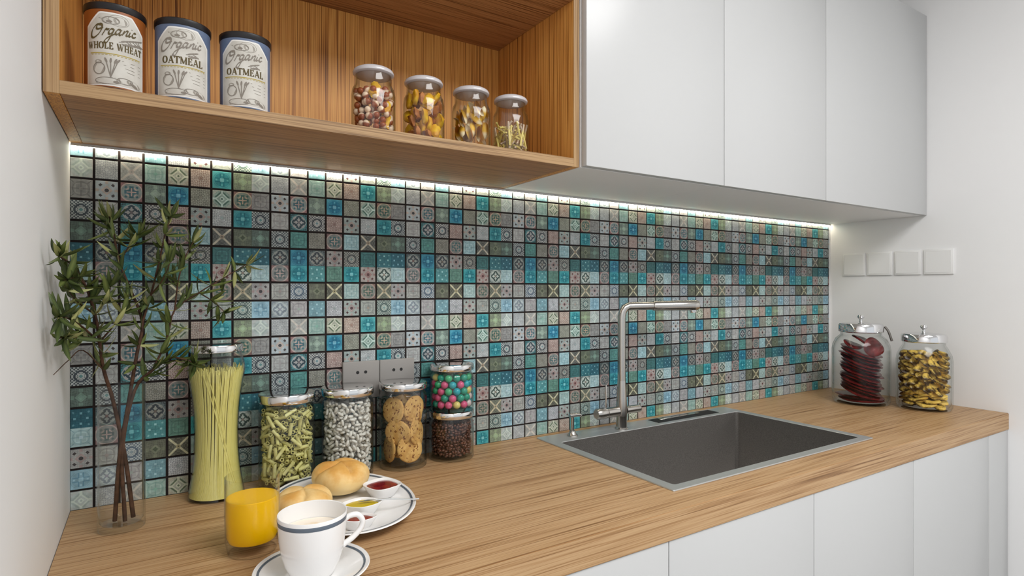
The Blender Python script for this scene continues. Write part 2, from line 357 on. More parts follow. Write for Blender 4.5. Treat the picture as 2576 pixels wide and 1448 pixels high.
tiles.sort(key=lambda t: (round(t[0], 4), t[2]))
cache = {}
for t in tiles[:300]:
    xa, xb, za, zb, i, j, u0, u1, v0, v1 = t
    key = (i, j, round(xb - xa, 4), round(zb - za, 4))
    if key not in cache:
        V, F, UV = tile_geo(xb - xa, zb - za, u0=u0, u1=u1, v0=v0, v1=v1)
        me = pymesh('tile', V, F, TILE_M[i][j]); fill_uv(me, UV); cache[key] = me
    link('tile', cache[key], wall_back, (xa, 0, za))
V, F, UV, MI = [], [], [], []
for xa, xb, za, zb, i, j, u0, u1, v0, v1 in tiles[300:]:
    v, f, uv = tile_geo(xb - xa, zb - za, u0=u0, u1=u1, v0=v0, v1=v1); o = len(V)
    V += [(p[0] + xa, p[1], p[2] + za) for p in v]; F += [tuple(q + o for q in ff) for ff in f]; UV += uv; MI += [i * 8 + j] * len(f)
me = pymesh('tile_field', V, F, TILE_M[0][0]); me.materials.clear()
for i in range(8):
    for j in range(8): me.materials.append(TILE_M[i][j])
me.polygons.foreach_set('material_index', MI); fill_uv(me, UV)
tag(link('tile_field', me, wall_back), kind='stuff')

# ------------------------------------------------------------------ light strip under the wall units
M_LED = bpy.data.materials.new('warm_light_strip'); M_LED.use_nodes = True
bsdf(M_LED).inputs['Base Color'].default_value = (0.9, 0.88, 0.8, 1)
bsdf(M_LED).inputs['Emission Color'].default_value = (1.0, 0.88, 0.66, 1); bsdf(M_LED).inputs['Emission Strength'].default_value = 27.0
st = empty('light_strip', (0, 0, 0), 0, 'thin glowing warm white light strip running under the wall units above the tiles', 'light strip')
build('diffuser', boxbm(XL + .002, XR - .012, -0.0105, -0.0045, 1.5792, 1.5818), M_LED, st)
bm = boxbm(XL + .002, XR - .012, -0.0125, -0.0040, 1.5819, 1.5836); box(bm, XL + .002, XR - .012, -0.0125, -0.0107, 1.5788, 1.58195)
build('profile', bm, M_STEEL, st, smooth=0)

# ------------------------------------------------------------------ open wooden shelf
SB, ST = 1.584, 2.318; SF = -0.338; SX1 = 0.8115
sh = empty('open_shelf', (0, 0, 0), 0, 'open wooden wall shelf with vertical grain back, left of the white wall cabinets', 'shelf')
SXL = XL + 0.0015
build('bottom_board', boxbm(SXL + .0185, SX1 - .0155, SF + .0011, -0.002, SB, SB + .0185, bev=.0008), M_WOODH, sh)
build('top_board', boxbm(SXL + .0185, SX1 - .0155, SF, -0.002, 1.9535, 1.972, bev=.0008), M_WOODH, sh)
build('edge_band', boxbm(SXL + .0182, SX1 - .0152, SF, SF + .001, SB, SB + .0185), M_EDGEH, sh, smooth=0)
for xa, xb in ((SXL, SXL + .018), (SX1 - .015, SX1)):
    build('side_panel', boxbm(xa, xb, SF + .0011, -0.002, SB, ST, bev=.0008), M_WOODV, sh)
    build('edge_band', boxbm(xa, xb, SF, SF + .001, SB, ST), M_EDGEV, sh, smooth=0)
build('back_panel', boxbm(SXL + .0185, SX1 - .0155, -0.012, -0.002, SB + .019, ST), M_WOODV, sh, smooth=0)
build('upper_front', boxbm(SXL + .0185, SX1 - .0155, SF, SF + .018, 1.9725, ST), M_WOODH, sh, smooth=0)

# ------------------------------------------------------------------ white wall cabinets
def carcass(parent, x0, x1, y0, y1, z0, z1, m, t=0.016, top=True):
    build('side_panel', boxbm(x0, x0 + t, y0, y1, z0, z1), m, parent, smooth=0)
    build('side_panel', boxbm(x1 - t, x1, y0, y1, z0, z1), m, parent, smooth=0)
    build('bottom_panel', boxbm(x0 + t + .0002, x1 - t - .0002, y0, y1, z0, z0 + t), m, parent, smooth=0)
    build('back_panel', boxbm(x0 + t + .0002, x1 - t - .0002, y1 - .006, y1, z0 + t + .0002, z1 - (t if top else 0)), m, parent, smooth=0)
    if top: build('top_panel', boxbm(x0 + t + .0002, x1 - t - .0002, y0, y1, z1 - t, z1), m, parent, smooth=0)
bx = [0.8136, 1.2799, 1.759, XR - .0012]
for n, (xa, xb) in enumerate(zip(bx[:-1], bx[1:])):
    lab = ('white handleless wall cabinet directly beside the open wooden shelf', 'white handleless wall cabinet, middle one of the three',
           'wide white handleless wall cabinet touching the right wall above the switches')[n]
    c = empty('wall_cabinet', (0, 0, 0), 0, lab, 'cabinet', 'white wall cabinets')
    carcass(c, xa + .0004, xb - .0004, -.3405, -.002, SB, ST, M_CARC)
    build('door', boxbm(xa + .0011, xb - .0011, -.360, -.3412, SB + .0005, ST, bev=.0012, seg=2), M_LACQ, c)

# ------------------------------------------------------------------ base cabinets
lb = [(-.1245, .343, [], 'white base cabinet at the far left end under the worktop'), (.343, .8159, [], 'white base cabinet left of the sink cabinet'),
      (.8159, 1.7644, [1.2885], 'white double door base cabinet under the sink'), (1.7644, XR - .0012, [2.268], 'white base cabinet at the right wall under the worktop end')]
ZB = 0.8455
for xa, xb, cuts, lab in lb:
    c = empty('base_cabinet', (0, 0, 0), 0, lab, 'cabinet', 'white base cabinets')
    carcass(c, xa + .0004, xb - .0004, -.575, -.008, .10, ZB, M_CARC, top=False)
    build('plinth', boxbm(xa + .0004, xb - .0004, -.54, -.525, 0, .0995), M_CARC, c, smooth=0)
    e = [xa] + cuts + [xb]
    for p, q in zip(e[:-1], e[1:]):
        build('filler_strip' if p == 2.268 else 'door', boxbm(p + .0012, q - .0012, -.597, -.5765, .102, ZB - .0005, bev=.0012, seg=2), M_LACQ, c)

# ------------------------------------------------------------------ worktop with sink cut-out
hx0, hx1, hy0, hy1 = .918, 1.682, -.514, -.098
bm = bmesh.new(); xs = [XL + .0012, hx0, hx1, XR - .0012]; ys = [-.5991, hy0, hy1, -.0042]
for z in (CT, CT - .0535):
    g = [[bm.verts.new((x, y, z)) for y in ys] for x in xs]
    for i in range(3):
        for j in range(3):
            if (i, j) != (1, 1): bm.faces.new((g[i][j], g[i + 1][j], g[i + 1][j + 1], g[i][j + 1]))
    if z == CT: gt = g
def side(a, b): bm.faces.new((gt[a[0]][a[1]], gt[b[0]][b[1]], g[b[0]][b[1]], g[a[0]][a[1]]))
for i in range(3):
    side((i, 0), (i + 1, 0)); side((i, 3), (i + 1, 3)); side((0, i), (0, i + 1)); side((3, i), (3, i + 1))
for a, b in (((1, 1), (2, 1)), ((1, 2), (2, 2)), ((1, 1), (1, 2)), ((2, 1), (2, 2))): side(a, b)
bmesh.ops.recalc_face_normals(bm, faces=bm.faces)
ed = [e for e in bm.edges if all(abs(v.co.y + .5991) < 1e-5 and v.co.z > CT - .01 for v in e.verts)]
bmesh.ops.bevel(bm, geom=ed, offset=.0015, segments=2, affect='EDGES')
wt = build('worktop', bm, M_TOP)
tag(wt, 'long oak worktop with straight brown grain and a square front edge', 'worktop')

# ------------------------------------------------------------------ sink, tap, soap pump
sk = empty('kitchen_sink', (0, 0, 0), 0, 'rectangular brushed steel inset sink in the wooden worktop', 'sink')
sx0, sx1, sy0, sy1 = .905, 1.695, -.5278, -.033
ix0, ix1, iy0, iy1 = .932, 1.668, -.5035, -.1085
def rrect(x0, x1, y0, y1, r, n=5):
    P = []
    for cx, cy, a in ((x1 - r, y1 - r, 0), (x0 + r, y1 - r, 90), (x0 + r, y0 + r, 180), (x1 - r, y0 + r, 270)):
        for k in range(n): t = math.radians(a + 90 * k / (n - 1)); P.append((cx + r * math.cos(t), cy + r * math.sin(t)))
    return P
zt = CT + .0028
bm = bmesh.new()
loops = [(rrect(sx0, sx1, sy0, sy1, .004), CT + .0004), (rrect(sx0 + .0006, sx1 - .0006, sy0 + .0006, sy1 - .0006, .004), zt),
         (rrect(ix0 - .001, ix1 + .001, iy0 - .001, iy1 + .001, .010), zt), (rrect(ix0, ix1, iy0, iy1, .010), zt - .0012)]
R = [[bm.verts.new((x, y, z)) for x, y in P] for P, z in loops]
for A, B in zip(R[:-1], R[1:]):
    for k in range(len(A)): bm.faces.new((A[k], A[(k + 1) % len(A)], B[(k + 1) % len(B)], B[k]))
build('rim', bm, M_STEEL, sk)
bm = bmesh.new()
loops = [(rrect(ix0, ix1, iy0, iy1, .010), zt - .0012), (rrect(ix0 + .004, ix1 - .004, iy0 + .004, iy1 - .004, .012), CT - .19),
         (rrect(ix0 + .014, ix1 - .014, iy0 + .014, iy1 - .014, .016), CT - .203), (rrect(1.25, 1.35, -.36, -.26, .049), CT - .207)]
R = [[bm.verts.new((x, y, z)) for x, y in P] for P, z in loops]
for A, B in zip(R[:-1], R[1:]):
    for k in range(len(A)): bm.faces.new((A[k], A[(k + 1) % len(A)], B[(k + 1) % len(B)], B[k]))
bm.faces.new(R[-1])
build('basin', bm, M_SINK, sk)
build('drain', lathebm([(0, .004), (.02, .004), (.024, .0025), (.042, .003), (.045, 0)], 28, c=(1.30, -.31, CT - .207)), M_CHROME, sk)
sl = build('knife_slot', boxbm(1.322, 1.602, -.089, -.044, zt + .0002, zt + .0012), M_BLACK, sk, smooth=0)
build('slot_insert', boxbm(1.352, 1.532, -.068, -.055, zt + .0014, zt + .0034, bev=.0006), M_NICKEL, sl)

tp = empty('kitchen_tap', (1.1746, -.083, zt), 0, 'tall satin nickel kitchen tap with long straight spout behind the sink', 'tap')
build('base', lathebm([(0, 0), (.0195, 0), (.0195, .003), (.0165, .006), (.0158, .030), (.0165, .038), (0, .038)], 28), M_NICKEL, tp)
build('body', lathebm([(0, .0382), (.0165, .0382), (.0165, .066), (.0150, .085), (.0138, .115), (.0119, .142), (0, .142)], 28), M_NICKEL, tp)
bm = bmesh.new(); tube(bm, [(-.016, 0, .053), (-.058, 0, .053)], .0145, 20); build('valve', bm, M_NICKEL, tp)
bm = bmesh.new(); tube(bm, [(-.0585, 0, .053), (-.062, 0, .053), (-.092, 0, .053), (-.097, 0, .053)], [.0145, .0158, .0158, .0125], 24); hnd = build('handle', bm, M_NICKEL, tp)
bm = bmesh.new(); tube(bm, [(-.060, 0, .062), (-.060, 0, .134)], .0024, 10); build('lever_pin', bm, M_CHROME, hnd)
bm = bmesh.new(); tube(bm, [(.016, 0, .053), (.066, 0, .053), (.072, 0, .053)], [.0115, .0115, .010], 20); build('side_inlet', bm, M_NICKEL, tp)
d = Vector((.955, -.297, 0)).normalized()
def along(l, z): return (d.x * l, d.y * l, z)
bm = bmesh.new()
tube(bm, [(0, 0, .140), (0, 0, .26), (0, 0, .328), along(.003, .343), along(.010, .354), along(.022, .3595), along(.10, .3605)], [.0118, .0116, .0116, .0118, .0120, .0122, .0124], 18)
build('pipe', bm, M_NICKEL, tp)
bm = bmesh.new(); tube(bm, [along(.101, .3603), along(.104, .3603), along(.235, .361), along(.249, .361), along(.254, .361)], [.0124, .0146, .0158, .0158, .0130], 20)
sp = build('spray_head', bm, M_NICKEL, tp)
build('aerator', lathebm([(0, 0), (.0088, 0), (.0100, .004), (.0100, .008), (0, .008)], 20, c=along(.236, .3382)), M_CHROME, sp)

so = empty('soap_pump', (1.0018, -.0708, zt), 0, 'small slim metal soap pump standing at the left back corner of the sink', 'soap dispenser')
build('collar', lathebm([(0, 0), (.0155, 0), (.0155, .003), (.011, .007), (.0085, .014), (0, .014)], 24), M_NICKEL, so)
build('stem', lathebm([(.0048, .0142), (.0048, .052), (0, .052)], 16), M_NICKEL, so)
bm = bmesh.new(); tube(bm, [(-.010, 0, .057), (.010, -.002, .0575), (.024, -.005, .0565), (.027, -.0055, .052)], [.0062, .0060, .0045, .0036], 12)
build('spout', bm, M_NICKEL, so)

# ------------------------------------------------------------------ sockets and switches
M_PLATE = mat('light_grey_plate', C(152, 149, 145), 0.4, 0, .4)
for n, (xa, xb) in enumerate(((.3783, .4656), (.4667, .5540))):
    o = empty('power_socket', (0, 0, 0), 0, ('grey power socket above the lid of the white bean jar', 'grey power socket behind the lid of the biscuit jar')[n], 'socket', 'power sockets on the tiles')
    z1 = CAM_Z - .1695; z0 = z1 - .0872; cx = (xa + xb) / 2
    build('cover_plate', boxbm(xa, xb, -.0125, -.0035, z0, z1, bev=.0016, seg=2), M_PLATE, o)
    for dx in (-.0095, .0095):
        bm = bmesh.new(); tube(bm, [(cx + dx, -.0124, z1 - .0255), (cx + dx, -.0128, z1 - .0255)], .0038, 14); build('pin_hole', bm, M_BLACK, o)
    for dx, dz, w, h in ((0, -.055, .0022, .009), (-.010, -.066, .0022, .009), (.010, -.066, .0022, .009)):
        build('pin_slot', boxbm(cx + dx - w / 2, cx + dx + w / 2, -.0128, -.0124, z1 + dz - h / 2, z1 + dz + h / 2), M_BLACK, o, smooth=0)
M_SWITCH = mat('white_switch', C(234, 234, 233), 0.35, 0, .4)
for n, (ya, yb) in enumerate(((.0585, .1445), (.1535, .2435), (.2525, .3425), (.3512, .4445))):
    lab = ('white square light switch nearest the tiled corner on the right wall', 'white square light switch, second from the tiled corner',
           'white square light switch, third from the tiled corner', 'white square light switch farthest from the tiled corner')[n]
    o = empty('light_switch', (0, 0, 0), 0, lab, 'switch', 'light switches on the right wall')
    z0, z1 = CAM_Z + .0545, CAM_Z + .1455
    build('cover_plate', boxbm(XR - .0065, XR - .0002, -yb, -ya, z0, z1, bev=.0010, seg=2), M_SWITCH, o)
    build('rocker', boxbm(XR - .0069, XR - .0064, -yb + .007, -ya - .007, z0 + .007, z1 - .007, bev=.0008), M_SWITCH, o)

# ------------------------------------------------------------------ helpers for jar contents
def frame(axis, up=None):
    a = Vector(axis).normalized(); r = Vector((0, 0, 1)) if abs(a.z) < .95 else Vector((1, 0, 0))
    if up is not None: r = Vector(up)
    x = r.cross(a).normalized(); y = a.cross(x)
    return Matrix((x, y, a)).transposed().to_4x4()            # local z -> axis
def place(name, me, loc, rot, label, cat, group):
    o = bpy.data.objects.new(name, me); COL.objects.link(o)
    o.matrix_world = Matrix.Translation(loc) @ rot
    return tag(o, label, cat, group)
def pack(n, rin, rout, z0, z1, hl, rad, seed, tries=9000, tol=.92, upright=0.0, front=None, view=0.0):
    """drop n short rods (half length hl, radius rad) into a hollow cylinder without overlaps"""
    rg = random.Random(seed); pts = np.zeros((0, 3)); out = []
    k = max(1, int(round(hl / rad))) if hl > 0 else 0
    ts = np.linspace(-hl, hl, 2 * k + 1) if hl > 0 else np.zeros(1)
    for _ in range(tries):
        if len(out) >= n: break
        a = rg.uniform(0, 2 * PI)
        if front is not None: a = front + rg.uniform(-1.9, 1.9)
        r = math.sqrt(rg.uniform(rin ** 2, rout ** 2)); z = rg.uniform(z0, z1)
        ax = Vector((rg.gauss(0, 1), rg.gauss(0, 1), rg.gauss(0, 1)))
        if view and rg.random() < view: ax = Vector((math.cos(front), math.sin(front), .1)) * 2.6 + ax * .8
        if upright: ax.z += upright * (1 if ax.z > 0 else -1)
        ax.normalize(); c = Vector((r * math.cos(a), r * math.sin(a), z))
        P = np.array([c + ax * t for t in ts])
        if (np.hypot(P[:, 0], P[:, 1]) > rout).any() or P[:, 2].min() < z0 or P[:, 2].max() > z1: continue
        if len(pts) and (((pts[None] - P[:, None]) ** 2).sum(2) < (2 * rad * tol) ** 2).any(): continue
        pts = np.vstack([pts, P]); out.append((c, ax))
    return out
def zone(z, h): return 'near the bottom of' if z < h / 3 else 'halfway up' if z < 2 * h / 3 else 'near the top of'
def cam_dir(x, y): return math.atan2(-1.35 - y, 0 - x)          # azimuth from a spot towards the viewer

# ------------------------------------------------------------------ lidded counter jars
M_LID = mat('polished_lid_metal', C(232, 231, 230), 0.10, 1.0)
def lid_jar(x, y, z, r, hb, hl, label, group):
    """clear jar: body to hb, metal lid band hb..hl"""
    o = empty('glass_jar', (x, y, z), 0, label, 'jar', group)
    ri = r - .0022
    build('jar_body', lathebm([(0, 0), (r - .004, 0), (r - .001, .0015), (r, .005), (r, hb - .018), (r - .002, hb - .010), (r - .006, hb - .004), (r - .006, hb + .006), (r - .008, hb + .006),
                               (ri - .006, hb - .005), (ri - .002, hb - .012), (ri, hb - .019), (ri, .012), (ri - .004, .0075), (0, .007)], 48), M_GLASS, o)
    build('lid', lathebm([(0, hb), (r - .0045, hb), (r - .003, hb + .0006), (r - .0006, hb + .001), (r + .0004, hb + .003), (r + .0004, hl - .003), (r - .0008, hl - .0006), (r - .003, hl), (0, hl)], 56), M_LID, o)
    return o
CJ = 'metal lidded glass jars along the tiles'
JARS = dict(penne=(.2455, -.0645, .0560, .1765, .1955), bean=(.3739, -.0640, .0562, .1785, .1970), cook=(.5052, -.0630, .0552, .1795, .1962))
lid_jar(*JARS['penne'][:2], CT, *JARS['penne'][2:], 'clear lidded jar full of green-yellow pasta tubes beside the spaghetti jar', CJ)
lid_jar(*JARS['bean'][:2], CT, *JARS['bean'][2:], 'clear lidded jar full of white beans in front of the left socket', CJ)
lid_jar(*JARS['cook'][:2], CT, *JARS['cook'][2:], 'clear lidded jar of round biscuits in front of the right socket', CJ)
lid_jar(.6308, -.063, CT, .0552, .1005, .1170, 'low lidded jar of dark brown coffee beans under the sweets jar', CJ)
lid_jar(.6318, -.063, CT + .1172, .0534, .0968, .1128, 'small lidded jar of colourful sweets stacked on the coffee bean jar', CJ)

# penne
M_PENNE = mottled('penne_pasta', C(214, 208, 132), C(232, 227, 160), 120, .55, .3)
def penne_mesh(L=.0275, r=.0036, ri=.0023, n=10):
    V, F = [], []
    for rr, s in ((r, -1), (r, 1), (ri, 1), (ri, -1)):
        for k in range(n):
            a = 2 * PI * k / n; V.append((rr * math.cos(a), rr * math.sin(a), s * L / 2 + rr * math.cos(a) * .55))
    for q in range(4):
        for k in range(n):
            k2 = (k + 1) % n; A, B = q * n, ((q + 1) % 4) * n; F.append((A + k, A + k2, B + k2, B + k))
    return pymesh('penne', V, F, M_PENNE, 50)
PM = penne_mesh(); jx, jy, jr = JARS['penne'][:3]
fr = cam_dir(jx, jy); items = pack(280, .022, jr - .0062, .0125, .165, .0122, .0034, 4, 30000, .88, front=fr, view=.5)
for c, ax in items:
    place('penne_tube', PM, Vector((jx, jy, CT)) + c, frame(ax), 'green-yellow penne tube %s the pasta jar' % zone(c.z, .17), 'pasta', 'penne %s the pasta jar' % zone(c.z, .17))
# white beans
M_BEAN = mottled('white_bean_skin', C(216, 212, 202), C(234, 231, 224), 200, .35, .4)
def bean_mesh(name, L, w, m, bend=.16, seg=8, rings=6):
    bm = bmesh.new(); prof = []
    for i in range(rings + 1):
        t = -1 + 2 * i / rings; prof.append((w * math.sqrt(max(0, 1 - abs(t) ** 2.4)), t * L))
    prof[0] = (0, -L); prof[-1] = (0, L); lathe(bm, prof, seg, sy=.85)
    for v in bm.verts: v.co.x += bend * L * ((v.co.z / L) ** 2)
    return mesh_from(name, bm, m, 80)
BM_ = bean_mesh('bean', .0078, .0039, M_BEAN); jx, jy, jr = JARS['bean'][:3]; fr = cam_dir(jx, jy)
items = pack(300, .036, jr - .0058, .0115, .168, .0042, .0038, 7, 26000, .84, front=fr)
for c, ax in items:
    place('white_bean', BM_, Vector((jx, jy, CT)) + c, frame(ax), 'small white bean %s the bean jar' % zone(c.z, .175), 'bean', 'white beans %s the bean jar' % zone(c.z, .175))
def heap(name, base, items, m, parent_loc, label, cat):
    vs = np.array([v.co for v in base.vertices]); fs = [tuple(p.vertices) for p in base.polygons]; V, F = [], []
    for c, ax in items:
        Rm = np.array(frame(ax).to_3x3()); o = len(V)
        V += list(map(tuple, vs @ Rm.T + np.array(c))); F += [tuple(q + o for q in f) for f in fs]
    o = link(name, pymesh(name, V, F, m, 80), None, parent_loc)
    return tag(o, label, cat, kind='stuff')
items = pack(420, .0, .0405, .0115, .164, .0042, .0037, 17, 9000, .80)
heap('bean_fill', BM_, items, M_BEAN, (jx, jy, CT), 'mass of white beans filling the middle of the bean jar', 'beans')
# coffee beans
M_COFFEE = mottled('roasted_coffee', C(70, 40, 28), C(112, 66, 46), 160, .3, .5)
CB = bean_mesh('coffee_bean', .0052, .0036, M_COFFEE, .05, 7, 5)
items = pack(900, .026, .0468, .0130, .088, .0018, .0030, 21, 16000, .82)
heap('coffee_beans', CB, items, M_COFFEE, (.6308, -.063, CT), 'dark roasted coffee beans filling the low jar', 'coffee beans')
# sweets
SW = [mat('sweet_' + n, C(*c), .25, 0, .5) for n, c in (('green', (62, 176, 120)), ('turquoise', (20, 164, 176)), ('yellow', (222, 206, 120)), ('pink', (214, 84, 128)), ('white', (226, 206, 206)), ('teal', (24, 150, 124)), ('red', (196, 60, 84)))]
SN = ('green', 'turquoise', 'yellow', 'pink', 'white', 'teal', 'red')
SM = [mesh_from('sweet', lathebm([(.0091 * math.sin(PI * i / 8) if 0 < i < 8 else 0, -.0091 * math.cos(PI * i / 8)) for i in range(9)], 14), m, 180) for m in SW]
rg = random.Random(3)
for lay in range(5):
    for rr, cnt in ((.0412, 13), (.0205, 6)):
        for k in range(cnt):
            a = 2 * PI * (k + .5 * (lay % 2)) / cnt + .2; q = rg.choices(range(7), (6, 4, 4, 3, 2, 4, 1))[0]
            place('sweet', SM[q], (.6318 + rr * math.cos(a), -.063 + rr * math.sin(a), CT + .1172 + .0165 + lay * .0161 + rg.uniform(0, .0006)), Matrix(),
                  'round %s sweet inside the sweets jar' % SN[q], 'sweet', SN[q] + ' sweets in the sweets jar')
# biscuits
M_BISC = mottled('baked_biscuit', C(196, 148, 82), C(222, 180, 112), 70, .75, .15, bump=.3)
nt = M_BISC.node_tree; vo = noise_node(nt, 170, 1)
old = bsdf(M_BISC).inputs['Base Color'].links[0].from_socket
nt.links.new(mixc(nt, X(nt, vo.outputs[0]).gt(.64), old, C(134, 84, 42)), bsdf(M_BISC).inputs['Base Color'])
bm = lathebm([(0, -.0035), (.026, -.0036), (.0300, -.0022), (.0312, 0), (.0302, .0024), (.027, .0036), (.014, .0030), (0, .0033)], 30)
rg = random.Random(5)
for v in bm.verts: v.co *= 1 + .012 * math.sin(9 * math.atan2(v.co.y, v.co.x)); v.co.z += rg.uniform(-.0003, .0003)
BI = mesh_from('biscuit', bm, M_BISC, 60); jx, jy, jr = JARS['cook'][:3]; fr = cam_dir(jx, jy)
BLAB = ['round biscuit ' + q for q in ('at the upper left of the biscuit jar facing out', 'at the upper right of the biscuit jar facing out', 'in the middle left of the biscuit jar', 'at the right side of the biscuit jar, halfway up', 'at the bottom of the biscuit jar facing out',
        'at the lower left of the biscuit jar seen nearly edge on', 'uppermost in the biscuit jar behind the front two', 'behind the middle of the biscuit jar', 'behind the right side of the biscuit jar', 'behind the lower left biscuit in the jar')]
for n, (phi, z, rad, tilt, roll) in enumerate(((-40, .134, .0345, 8, 0), (44, .136, .0345, -6, 20), (-20, .083, .0345, -10, 50), (62, .080, .0345, 6, 0), (24, .0455, .036, 13, 10), (-66, .043, .034, 4, 30),
                                   (4, .139, .021, 12, 0), (-10, .108, .020, 10, 60), (20, .098, .018, -16, 0), (-30, .052, .019, 5, 0), (140, .06, .033, 0, 0), (200, .07, .033, 0, 0), (170, .125, .033, 0, 0), (110, .125, .033, 0, 0))):
    a = fr + math.radians(phi); ax = Vector((math.cos(a), math.sin(a), math.sin(math.radians(tilt))))
    place('biscuit', BI, (jx + rad * math.cos(a), jy + rad * math.sin(a), CT + z), frame(ax) @ Matrix.Rotation(math.radians(roll), 4, 'Z'),
          BLAB[n] if n < 10 else 'round golden biscuit hidden at the back of the biscuit jar', 'biscuit', 'biscuits in the biscuit jar')

# ------------------------------------------------------------------ spaghetti jar
sx, sy = .1135, -.0575
sj = empty('spaghetti_jar', (sx, sy, CT), 0, 'tall waisted glass jar of yellow spaghetti with a silver lid', 'jar')
def waist(z): return .0375 + .0125 * ((z - .125) / .125) ** 2
pr = [(waist(z) + .0022, z) for z in [.003 + i * .0225 for i in range(12)]]
build('jar_body', lathebm([(0, 0), (.0475, 0)] + pr + [(.0515, .262), (.0485, .275), (.0455, .283), (.0455, .290), (.0440, .290), (.0440, .282), (.0472, .274), (.0502, .261)] + [(r - .0014, z) for r, z in pr[::-1]] + [(0, .0045)], 48), M_GLASS, sj)
build('lid', lathebm([(0, .2885), (.0455, .2885), (.0475, .2893), (.0478, .291), (.0478, .301), (.0466, .303), (0, .303)], 48), M_LID, sj)
M_SPAG = mottled('spaghetti', C(226, 214, 122), C(236, 226, 144), 3.0, .5, .3, vec=(300, 300, 6))
rg = random.Random(11); bm = bmesh.new(); N = 230
for k in range(N):
    a = 2 * PI * k / N; top = .250 + rg.uniform(-.004, .011); tw = rg.gauss(.12, .05); P = []
    for i in range(9):
        z = .0065 + (top - .0065) * i / 8; w = min(waist(z), .0490) - .0008; P.append((w * math.cos(a + tw * i / 8), w * math.sin(a + tw * i / 8), z))
    tube(bm, P, .00105, 5)
for k in range(220):
    a = rg.uniform(0, 2 * PI); q = math.sqrt(rg.random()) * .9; top = .250 + rg.uniform(-.006, .010); tw = rg.gauss(0, .2); P = []
    for i in (0, 2, 4, 6, 8):
        z = .0065 + (top - .0065) * i / 8; w = (min(waist(z), .0490) - .003) * q; P.append((w * math.cos(a + tw * i / 8), w * math.sin(a + tw * i / 8), z))
    tube(bm, P, .0011, 4)
f0 = cam_dir(sx, sy)
for a1, a2, zz in ((-.5, .75, .248), (-.35, .85, .25), (.1, .55, .247)):
    P = []
    for i in range(9):
        z = zz - (zz - .03) * i / 8; a = f0 + a1 + (a2 - a1) * i / 8; w = min(waist(z), .0490); P.append((w * math.cos(a), w * math.sin(a), z))
    tube(bm, P, .0011, 5)
tag(build('spaghetti', bm, M_SPAG, None, (sx, sy, CT), 60), 'bundle of dry yellow spaghetti filling the waisted jar', 'pasta', kind='stuff')

# ------------------------------------------------------------------ breakfast: juice, cup, plate
jg = empty('juice_glass', (.138, -.3566, CT), 0, 'straight tumbler of orange juice beside the coffee cup', 'glass')
build('tumbler', lathebm([(0, 0), (.0345, 0), (.0365, .002), (.0395, .02), (.0405, .06), (.0402, .119), (.0394, .1195), (.0388, .119), (.0391, .06), (.0382, .027), (.035, .019), (0, .017)], 48), M_GLASS2, jg)
M_JUICE = mat('orange_juice', C(255, 196, 0), .3, 0, .4, Subsurface_Weight=.1); bsdf(M_JUICE).inputs['Subsurface Radius'].default_value = (.012, .006, .001)
build('juice', lathebm([(0, .0175), (.0345, .0195), (.0378, .0275), (.0387, .06), (.0386, .0850), (.0380, .0856), (0, .0852)], 48), M_JUICE, jg)

M_CHINA = mat('white_china', C(240, 239, 238), .12, 0, .5)
M_BAND = mat('grey_blue_band', C(92, 102, 114), .2, 0, .5)
M_MILKY = mottled('milk_foam', C(240, 230, 214), C(226, 194, 140), 16, .4, .3, .52, .62)
SXc, SYc = .197, -.500
sa = empty('saucer', (SXc, SYc, CT), 0, 'white saucer with a grey rim line under the coffee cup', 'saucer')
build('dish', lathebm([(0, .003), (.030, .003), (.034, 0), (.040, .0), (.043, .004), (.062, .0095), (.0785, .0165), (.0797, .0178), (.0787, .0192), (.074, .0175), (.061, .0123), (.043, .0078), (.036, .0072), (0, .0068)], 64), M_CHINA, sa)
build('rim_line', lathebm([(.0705, .0166), (.0735, .0177), (.0735, .01785), (.0705, .01675), (.0705, .0166)], 64), M_BAND, sa)
cu = empty('coffee_cup', (SXc, SYc, CT + .0080), cam_dir(SXc, SYc), 'white china cup of milky coffee with a grey line under its rim', 'cup')
outp = [(.0285, 0), (.0300, .0015), (.0325, .006), (.0380, .018), (.0425, .034), (.0452, .052), (.0466, .072), (.0474, .0865)]
inp = [(.0470, .0873), (.0457, .0868), (.0449, .072), (.0434, .052), (.0406, .034), (.0360, .019), (.028, .008), (0, .006)]
build('cup_body', lathebm([(0, .0015), (.024, .0015)] + outp + inp, 56), M_CHINA, cu)
build('rim_line', lathebm([(.0464, .0760), (.0470, .0760), (.0475, .0815), (.0473, .0818), (.0468, .0815), (.0464, .0760)], 56), M_BAND, cu)
build('coffee', lathebm([(0, .0620), (.02, .0620), (.0432, .0618), (.0436, .0624), (.042, .0612), (0, .0590)], 40), M_MILKY, cu)
ha = math.radians(102)          # handle direction measured from the side facing the viewer
bm = bmesh.new()
hp = smooth_path([(.0440, 0, .0660), (.053, 0, .0710), (.065, 0, .0700), (.0720, 0, .0600), (.0690, 0, .0490), (.058, 0, .0385), (.0420, 0, .0300)], 5)
hp = [(p.x * math.cos(ha), p.x * math.sin(ha), p.z) for p in hp]
tube(bm, hp, [.0050 if i in (0, len(hp) - 1) else .0042 for i in range(len(hp))], 12); build('handle', bm, M_CHINA, cu)

